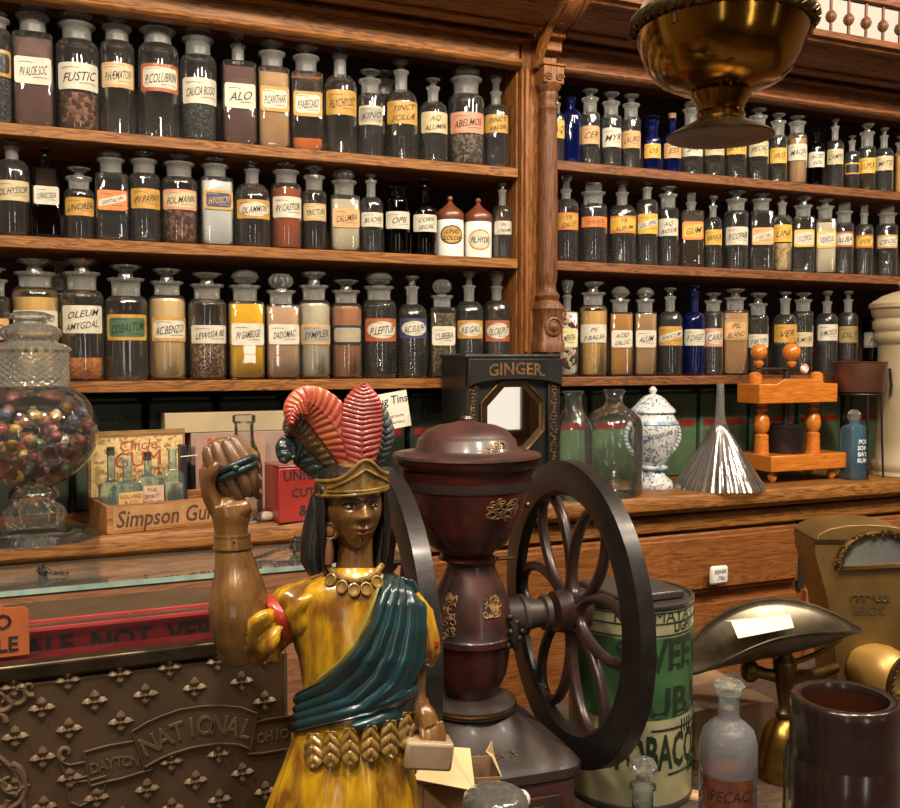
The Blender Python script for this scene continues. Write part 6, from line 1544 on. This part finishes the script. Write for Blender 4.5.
mb = MB()
for zc__, am in ((-18.6, 1.5), (-23.4, 1.7)):
    rows = []
    for k in range(13):
        x = -7.5 + 15 * k / 12; w_ = am * (1 - (x / 8.2) ** 2); rows.append([HP(x, fy(x, zc__ + dz_ * w_) + .55, zc__ + dz_ * w_) for dz_ in (-1, -.5, 0, .5, 1)])
    mb.grid(rows)
mb.build('painted_lips', LIP, skin, recalc=True)
# hair
mb = MB()
rows = []
for j in range(14):
    z = 22 - j * 6.6; row_ = []
    for i in range(41):
        a = R(-200 + 220 * i / 40)             # round the back of the head from ear to ear
        wv = 1 + .035 * math.sin(i * 1.7); rx, ry = 33.5, 38.5
        if z < -35: q_ = (z + 35) / 40; rx += 3 * q_; ry += 10 * q_
        row_.append(HP(rx * wv * math.cos(a), ry * wv * math.sin(a) - 1, z))
    rows.append(row_)
mb.grid(rows); hb_ = mb.build('hair', HAIR, fig, solid=.004, ang=80)
mb = MB(); mb.tube([Q(*p) for p in ((327, 486, 2), (320, 500, 0), (316, 520, -2), (312, 542, -4), (311, 560, -6), (315, 575, -8))], [r * s for r in (8, 10.5, 11.5, 12, 11, 6)], 16)
mb.tube([Q(*p) for p in ((331, 492, -8), (327, 506, -10), (323, 516, -12), (322, 530, -10), (324, 545, -8))], [r * s for r in (5, 6.5, 7, 6, 4)], 12)
mb.tube([Q(*p) for p in ((384, 492, 10), (385, 510, 14), (384, 530, 16), (381, 552, 16), (378, 568, 12))], [r * s for r in (4, 6, 7, 8, 5)], 12)
mb.build('hair_lock', HAIR, fig)
# headband
mb = MB(); rows = []; top_e = []; bot_e = []
for i in range(73):
    a = R(-180 + 360 * i / 72); x = 33.5 * math.sin(a); y = 40.0 * math.cos(a)
    zb_ = 13.5 + 2.5 * math.cos(a) + 2.5 * math.sin(a); h_ = 17.0 + 17 * math.exp(-(math.degrees(a) / 26) ** 2) - 2.0 * (1 - math.cos(a)) * .5
    rows.append([HP(x * (1 + o), y * (1 + o), zb_ + h_ * f) for o, f in ((0, 0), (.035, .02), (.025, .5), (.035, .98), (0, 1))])
    bot_e.append(HP(x * 1.04, y * 1.04, zb_ + 1)); top_e.append(HP(x * 1.04, y * 1.04, zb_ + h_ - 1))
mb.grid(rows); mb.tube(bot_e[:-1], 1.3 * s, 8, closed=True); mb.tube(top_e[:-1], 1.3 * s, 8, closed=True)
mid = []
for i in range(-9, 10):
    a = R(i * 7); f_ = 1 - abs(i) / 9.0; mid.append((a, f_))
def HB(a, z, k=1.055): return HP(33.5 * k * math.sin(a), 40 * k * math.cos(a), z)
up_ = [HB(a, 22.5 + 17.5 * f_ ** 1.3 + 2.0 * math.sin(a)) for a, f_ in mid]; lo_ = [HB(a, 19.5 + 1.5 * math.sin(a) + 0 * f_) for a, f_ in mid]
mb.tube(up_, .8 * s, 6); mb.tube(lo_, .8 * s, 6)
mb.build('headband', GOLDF, fig, solid=.0012, ang=40)
# crown of the head above the band
mb = MB().lathe([(34 * s, 0), (31 * s, 8 * s), (20 * s, 14 * s), (0, 17 * s)], n=32, M=Matrix.Translation(HP(0, -2, 26)))
mb.build('crown_of_hair', HAIR, fig)
# feathers
def feather(spine, wid, mat, ribm, name='feather', amp=1.7, curl=4.5, bar=26):
    P = [Vector(p) for p in spine]; n = 170; mb = MB(); rows = []; ribp = []; bar *= .8
    def ev(t, arr):
        f = t * (len(arr) - 1); i = min(int(f), len(arr) - 2); f -= i
        p0, p1, p2, p3 = arr[max(i - 1, 0)], arr[i], arr[i + 1], arr[min(i + 2, len(arr) - 1)]
        return .5 * ((2 * p1) + (p2 - p0) * f + (2 * p0 - 5 * p1 + 4 * p2 - p3) * f * f + (3 * p1 - p0 - 3 * p2 + p3) * f ** 3)
    for j in range(n + 1):
        t = j / n; c = ev(t, P); t2 = ev(min(1, t + .02), P) - ev(max(0, t - .02), P); t2 = Vector((t2.x, t2.y, 0)).normalized(); nn = Vector((-t2.y, t2.x, 0)); w_ = max(.4, ev(t, wid)); row_ = []
        for i in range(-12, 13):
            u = i / 12; ph = t * bar * 2 * math.pi - abs(u) * 5.5
            d_ = curl * u * u + amp * abs(math.sin(ph * .5)) * (1 - .3 * abs(u)) * (1 if 0 < abs(i) else .3)
            e_ = 1 + .035 * math.sin(ph) * (1 if abs(i) == 12 else 0)
            v = c + nn * (u * w_ * e_); row_.append(Q(v.x, v.y, v.z + d_ - amp * .5))
        rows.append(row_); ribp.append(Q(c.x, c.y, c.z - 1.2))
    mb.grid(rows); o = mb.build(name, mat, fig, solid=.0035, ang=50)
    MB().tube(ribp, [max(.3, 1.6 * (1 - j / n * .8)) * s for j in range(n + 1)], 8).build('rib', ribm, o)
    return o
FR = plain('red_feather_paint', (160, 58, 52), .34, 0, rgb2=(176, 98, 56), scale=45, var=.16, coat=.5, bump=.1)
FR2 = plain('crimson_feather_paint', (150, 48, 50), .34, 0, rgb2=(176, 88, 78), scale=60, var=.2, coat=.5, bump=.1)
FO = plain('orange_green_feather', (136, 78, 40), .34, 0, rgb2=(52, 56, 42), scale=60, var=.18, coat=.4, bump=.1)
FG = plain('dark_green_feather', (30, 44, 44), .32, 0, rgb2=(46, 54, 48), scale=14, coat=.45, bump=.15)
FGR = plain('grey_blue_feather', (88, 96, 98), .4, 0, rgb2=(60, 66, 66), scale=14, coat=.3)
feather([(372, 474, 14), (382, 452, 14), (386, 430, 12), (381, 404, 10)], [3, 6, 7, 1], FGR, FGR, bar=14)
feather([(338, 484, 8), (318, 464, 6), (302, 449, 0), (288, 450, -10), (283, 462, -14)], [7, 14, 16, 13, 2], FG, FG, curl=4, bar=12)
feather([(346, 474, 2), (328, 452, 0), (308, 432, -5), (294, 424, -12), (286, 432, -14)], [7, 12, 13, 10, 2], FO, FO, bar=18)
feather([(352, 470, -6), (343, 440, -9), (325, 413, -12), (307, 401, -18), (293, 409, -24), (291, 424, -26)], [7, 17, 19, 15, 9, 1.5], FR, FR2, bar=26)
feather([(362, 474, -12), (362, 446, -16), (362, 420, -18), (363, 400, -20), (364, 384, -20)], [8, 17, 20, 17, 2], FR2, FR, bar=24)
# earring
mb = MB(); ec = Q(330, 531, -17); Me = Matrix.Translation(ec) @ (-FW + RT * -.1).to_track_quat('Z', 'Y').to_matrix().to_4x4()
mb.lathe([(0, 0), (8 * s, 0), (9.2 * s, 1.5 * s), (7.5 * s, 3 * s), (5 * s, 1.5 * s), (4.4 * s, 3.6 * s), (0, 4.4 * s)], n=24, M=Me)
mb.tube([Q(329, 538, -17), Q(329, 550, -18), Q(328.5, 564, -18)], [3.0 * s, 5.2 * s, 4.6 * s], 10)
mb.build('earring', plain('reddish_wood_earring', (130, 84, 56), .4, rgb2=(90, 54, 36), scale=30, coat=.2), fig)
# necklace
na = [(328, 566), (336, 575), (346, 580), (356, 581.5), (367, 579), (376, 573), (382, 565)]
def nk(px_, py_, o=3): return Q(px_, py_, front(px_, max(py_, 574)) * .98 - o)
mb = MB().tube([nk(*p_) for p_ in na], 3.2 * s, 8)
for k in range(len(na)): mb.sphere(nk(na[k][0], na[k][1], 6), 1.5 * s, 8)
nkl = mb.build('necklace', GOLDF, fig)
for (px_, py_, an) in ((331, 580, -25), (342, 587, -12), (354, 590, 0), (366, 589, 10), (377, 582, 26)):
    o3 = nk(px_, py_, 3.5); n_f = (-FH + RT * ((px_ - 352) / 50) + Vector((0, 0, .45))).normalized()
    Mp = Matrix.Translation(o3) @ n_f.to_track_quat('Z', 'Y').to_matrix().to_4x4() @ Matrix.Rotation(R(an), 4, 'Z') @ Matrix.Diagonal((1, 1.15, 1, 1))
    MB().lathe([(0, .8 * s), (3.6 * s, 1.0 * s), (4.6 * s, 2.4 * s), (5.8 * s, 2.0 * s), (6.2 * s, 0), (5 * s, -1.5 * s), (0, -1.5 * s)], n=24, M=Mp).build('pendant', GOLDF, nkl)
# sash
def sash(U_, L_, n_fold, amp=3.0, base_o=3.5, nm='sash'):
    def ev(arr, t):
        f = t * (len(arr) - 1); i = min(int(f), len(arr) - 2); f -= i; return (arr[i][0] + (arr[i + 1][0] - arr[i][0]) * f, arr[i][1] + (arr[i + 1][1] - arr[i][1]) * f)
    rows = []
    for j in range(61):
        t = j / 60; a = ev(U_, t); b = ev(L_, t); row_ = []
        for i in range(41):
            u = i / 40; x = a[0] + (b[0] - a[0]) * u; y = a[1] + (b[1] - a[1]) * u
            o = base_o + amp * abs(math.sin(math.pi * n_fold * (u + .05 * math.sin(5 * t)))) ** .8 + 1.5 * math.sin(3 * t + 6 * u)
            if i in (0, 40) : o = .2
            cx, hw, hd = tor(y); q_ = max(-1, min(1, (x - cx) / hw)); xo = x + o * q_
            row_.append(Q(xo, y, -hd * math.sqrt(max(0, 1 - q_ * q_)) - o * math.sqrt(max(0, 1 - q_ * q_)) + (4 if abs(q_) >= 1 else 0)))
        rows.append(row_)
    m_ = MB(); m_.grid(rows); return m_.build(nm, TEAL, fig, solid=.0012, ang=70)
sash([(384, 574), (378, 596), (370, 622), (358, 645), (342, 664), (322, 681), (299, 694)], [(408, 580), (421, 600), (424, 630), (420, 662), (404, 690), (372, 714), (297, 733)], 4.5)
sash([(412, 684), (396, 694), (378, 702), (358, 710)], [(408, 712), (396, 720), (374, 726), (350, 732)], 2.0, amp=2.0, base_o=5, nm='sash_end')
mb = MB().tube([Q(x, y, front(x, y) - 5) for x, y in ((382, 576), (375, 598), (366, 622), (354, 646), (338, 664), (318, 680))], 1.6 * s, 6)
mb.build('sash_border', plain('olive_border_paint', (120, 122, 60), .4, coat=.3), fig)
# feather fringe at the waist
for px_, y0, y1 in ((316, 733, 768), (332, 731, 767), (350, 728, 765), (369, 725, 762), (387, 720, 758), (403, 712, 751)):
    rows = []; n = 44
    for j in range(n + 1):
        t = j / n; y = y0 + (y1 - y0) * t; w_ = 8.3 * (min(1, .6 + t * .9)) * math.sqrt(max(0.0, 1 - max(0, (t - .72) / .28) ** 2)) + .3
        row_ = []
        for i in range(-6, 7):
            u = i / 6; x = px_ + u * w_; o = 4.5 + 2.4 * abs(math.sin(t * 11 - abs(u) * 2.6)) - 2.2 * u * u - (1.6 if abs(i) == 0 else 0)
            cx, hw, hd = tor(y); q_ = max(-1, min(1, (x - cx) / hw)); row_.append(Q(x + o * q_, y, front(x, y) * 1.06 - o * math.sqrt(1 - q_ * q_)))
        rows.append(row_)
    m_ = MB(); m_.grid(rows); m_.build('waist_feather', GOLDF, fig, solid=.0012, ang=50)
# raised sleeve: ruffles round the upper arm with a red ribbon
def ruffle(path, rad, mat, nm, k=9, am=.13):
    rows = []; P = [Vector(p) for p in path]; n = len(P)
    for j, p_ in enumerate(P):
        t_ = (P[min(j + 1, n - 1)] - P[max(j - 1, 0)]).normalized(); u_ = t_.cross(Vector((0, 0, 1))).normalized(); w_ = t_.cross(u_); row_ = []
        for i in range(54):
            a = 2 * math.pi * i / 54; q_ = rad[j] * (1 + am * math.sin(k * a + j * .8) + am * .6 * math.sin(5 * a - j * 1.3)); v = p_ + u_ * (math.cos(a) * q_) + w_ * (math.sin(a) * q_); row_.append(Q(v.x, v.y, v.z))
        rows.append(row_)
    m_ = MB(); m_.grid(rows, closed=True); m_.f.append(tuple(range(54))[::-1]); m_.m.append(0); m_.f.append(tuple(range(len(m_.v) - 54, len(m_.v)))); m_.m.append(0)
    return m_.build(nm, mat, fig, ang=75)
ruffle([(325, 606, 0), (310, 607, -2), (299, 611, -4), (289, 615, -6), (281, 618, -8)], [24, 27, 29, 28, 24], YEL, 'sleeve', 7, .07)
ruffle([(281, 618, -8), (276, 620, -9), (271, 622, -10)], [25, 25.5, 24], REDP, 'sleeve_ribbon', 5, .03)
ruffle([(271, 622, -10), (266, 625, -12), (260, 629, -12), (253, 635, -10), (246, 643, -8), (240, 650, -6)], [23, 28, 31, 30, 25, 14], YEL, 'sleeve_ruffle', 7, .20)
ruffle([(404, 602, 4), (416, 618, 6), (421, 636, 6), (421, 650, 4), (419, 664, 2)], [16, 18, 17, 17.5, 13], YEL, 'sleeve', 6, .10)
ruffle([(421, 640, 6), (420.5, 645, 6)], [18, 18], REDP, 'sleeve_ribbon', 5, .03)
# forearm grain shell, bracelets
mb = MB(); mb.tube([Q(232.5, 549, -10.5), Q(232, 534, -10)], [18.6 * s, 17.6 * s], 28); mb.tube([Q(232.5, 548 , -10.5), Q(232.5, 546, -10.5)], [19.4 * s, 19.4 * s], 28); mb.tube([Q(232, 536, -10), Q(232, 534, -10)], [18.4 * s, 18.4 * s], 28)
mb.sphere(Q(234, 541, -28), 1.4 * s, 8); mb.build('bracelet', SKIN, fig)
mb = MB(); mb.tube([Q(417, 701, 1), Q(419, 711, 0)], [11.5 * s, 12.5 * s], 24); mb.build('cuff', SKINL, fig)
# bundle of cigars
cb = thing('cigar_bundle', 'carved bundle of cigars with green band held in the raised hand', 'cigar bundle', base)
CIG = plain('cigar_brown_wood', (122, 88, 56), .42, 0, rgb2=(84, 58, 36), scale=26, var=.22, coat=.25, bump=.25)
axd = Vector((.40, .92, 0)).normalized(); nd = Vector((axd.y, -axd.x, 0)); cc3 = Vector((232, 470, 0))
def CQ(a, b, dd): v = cc3 + axd * a + nd * b; return Q(v.x, v.y, dd)
for ringr, cnt, ph in ((15.0, 9, .2), (6, 3, .0)):
    for k in range(cnt):
        a = 2 * math.pi * k / cnt + ph; b_, d_ = ringr * 1.12 * math.cos(a), ringr * .9 * math.sin(a)
        r_ = 6.6 if ringr > 10 else 6; Lc = 31 + 2 * math.sin(k * 2.3)
        MB().tube([CQ(-Lc, b_ * .84, d_ * .84 - 4), CQ(-Lc * .85, b_ * .93, d_ * .93 - 4), CQ(-8, b_ * 1.04, d_ * 1.04 - 4), CQ(10, b_ * 1.02, d_ * 1.02 - 4), CQ(Lc * .85, b_ * .80, d_ * .80 - 4), CQ(Lc, b_ * .66, d_ * .66 - 4)], [r_ * .45 * s, r_ * .85 * s, r_ * s, r_ * s, r_ * .85 * s, r_ * .4 * s], 14).build('cigar', CIG, cb)
for a0, mt in ((-3.5, 0), (3.8, 0)):
    MB().tube([CQ(a0, 24.0 * math.cos(2 * math.pi * k / 40), 20.5 * math.sin(2 * math.pi * k / 40) - 4) for k in range(40)], 3.6 * s, 10, closed=True).build('green_band', plain('green_black_band', (34, 54, 54), .35, coat=.3, rgb2=(22, 34, 36), scale=20), cb)
MB().sphere(CQ(0, 4, -25), 4.5 * s, 12).build('knot', plain('green_black_band', (0, 0, 0)), cb)
# white block under the other hand
wb = thing('white_block', 'worn white block held by the statue in its lowered hand', 'block', base)
c4 = Q(427, 748, -12); Mb = Matrix.Translation(c4) @ Matrix.Rotation(-A + R(12), 4, 'Z') @ Matrix.Rotation(R(8), 4, 'Y')
MB().box(-24 * s, 24 * s, -16 * s, 14 * s, -17 * s, 11 * s, M=Mb).build('block_body', plain('chipped_white_paint', (178, 164, 138), .5, rgb2=(132, 106, 78), scale=16, var=.2, coat=.2, bump=.2), wb, bevel=.003)
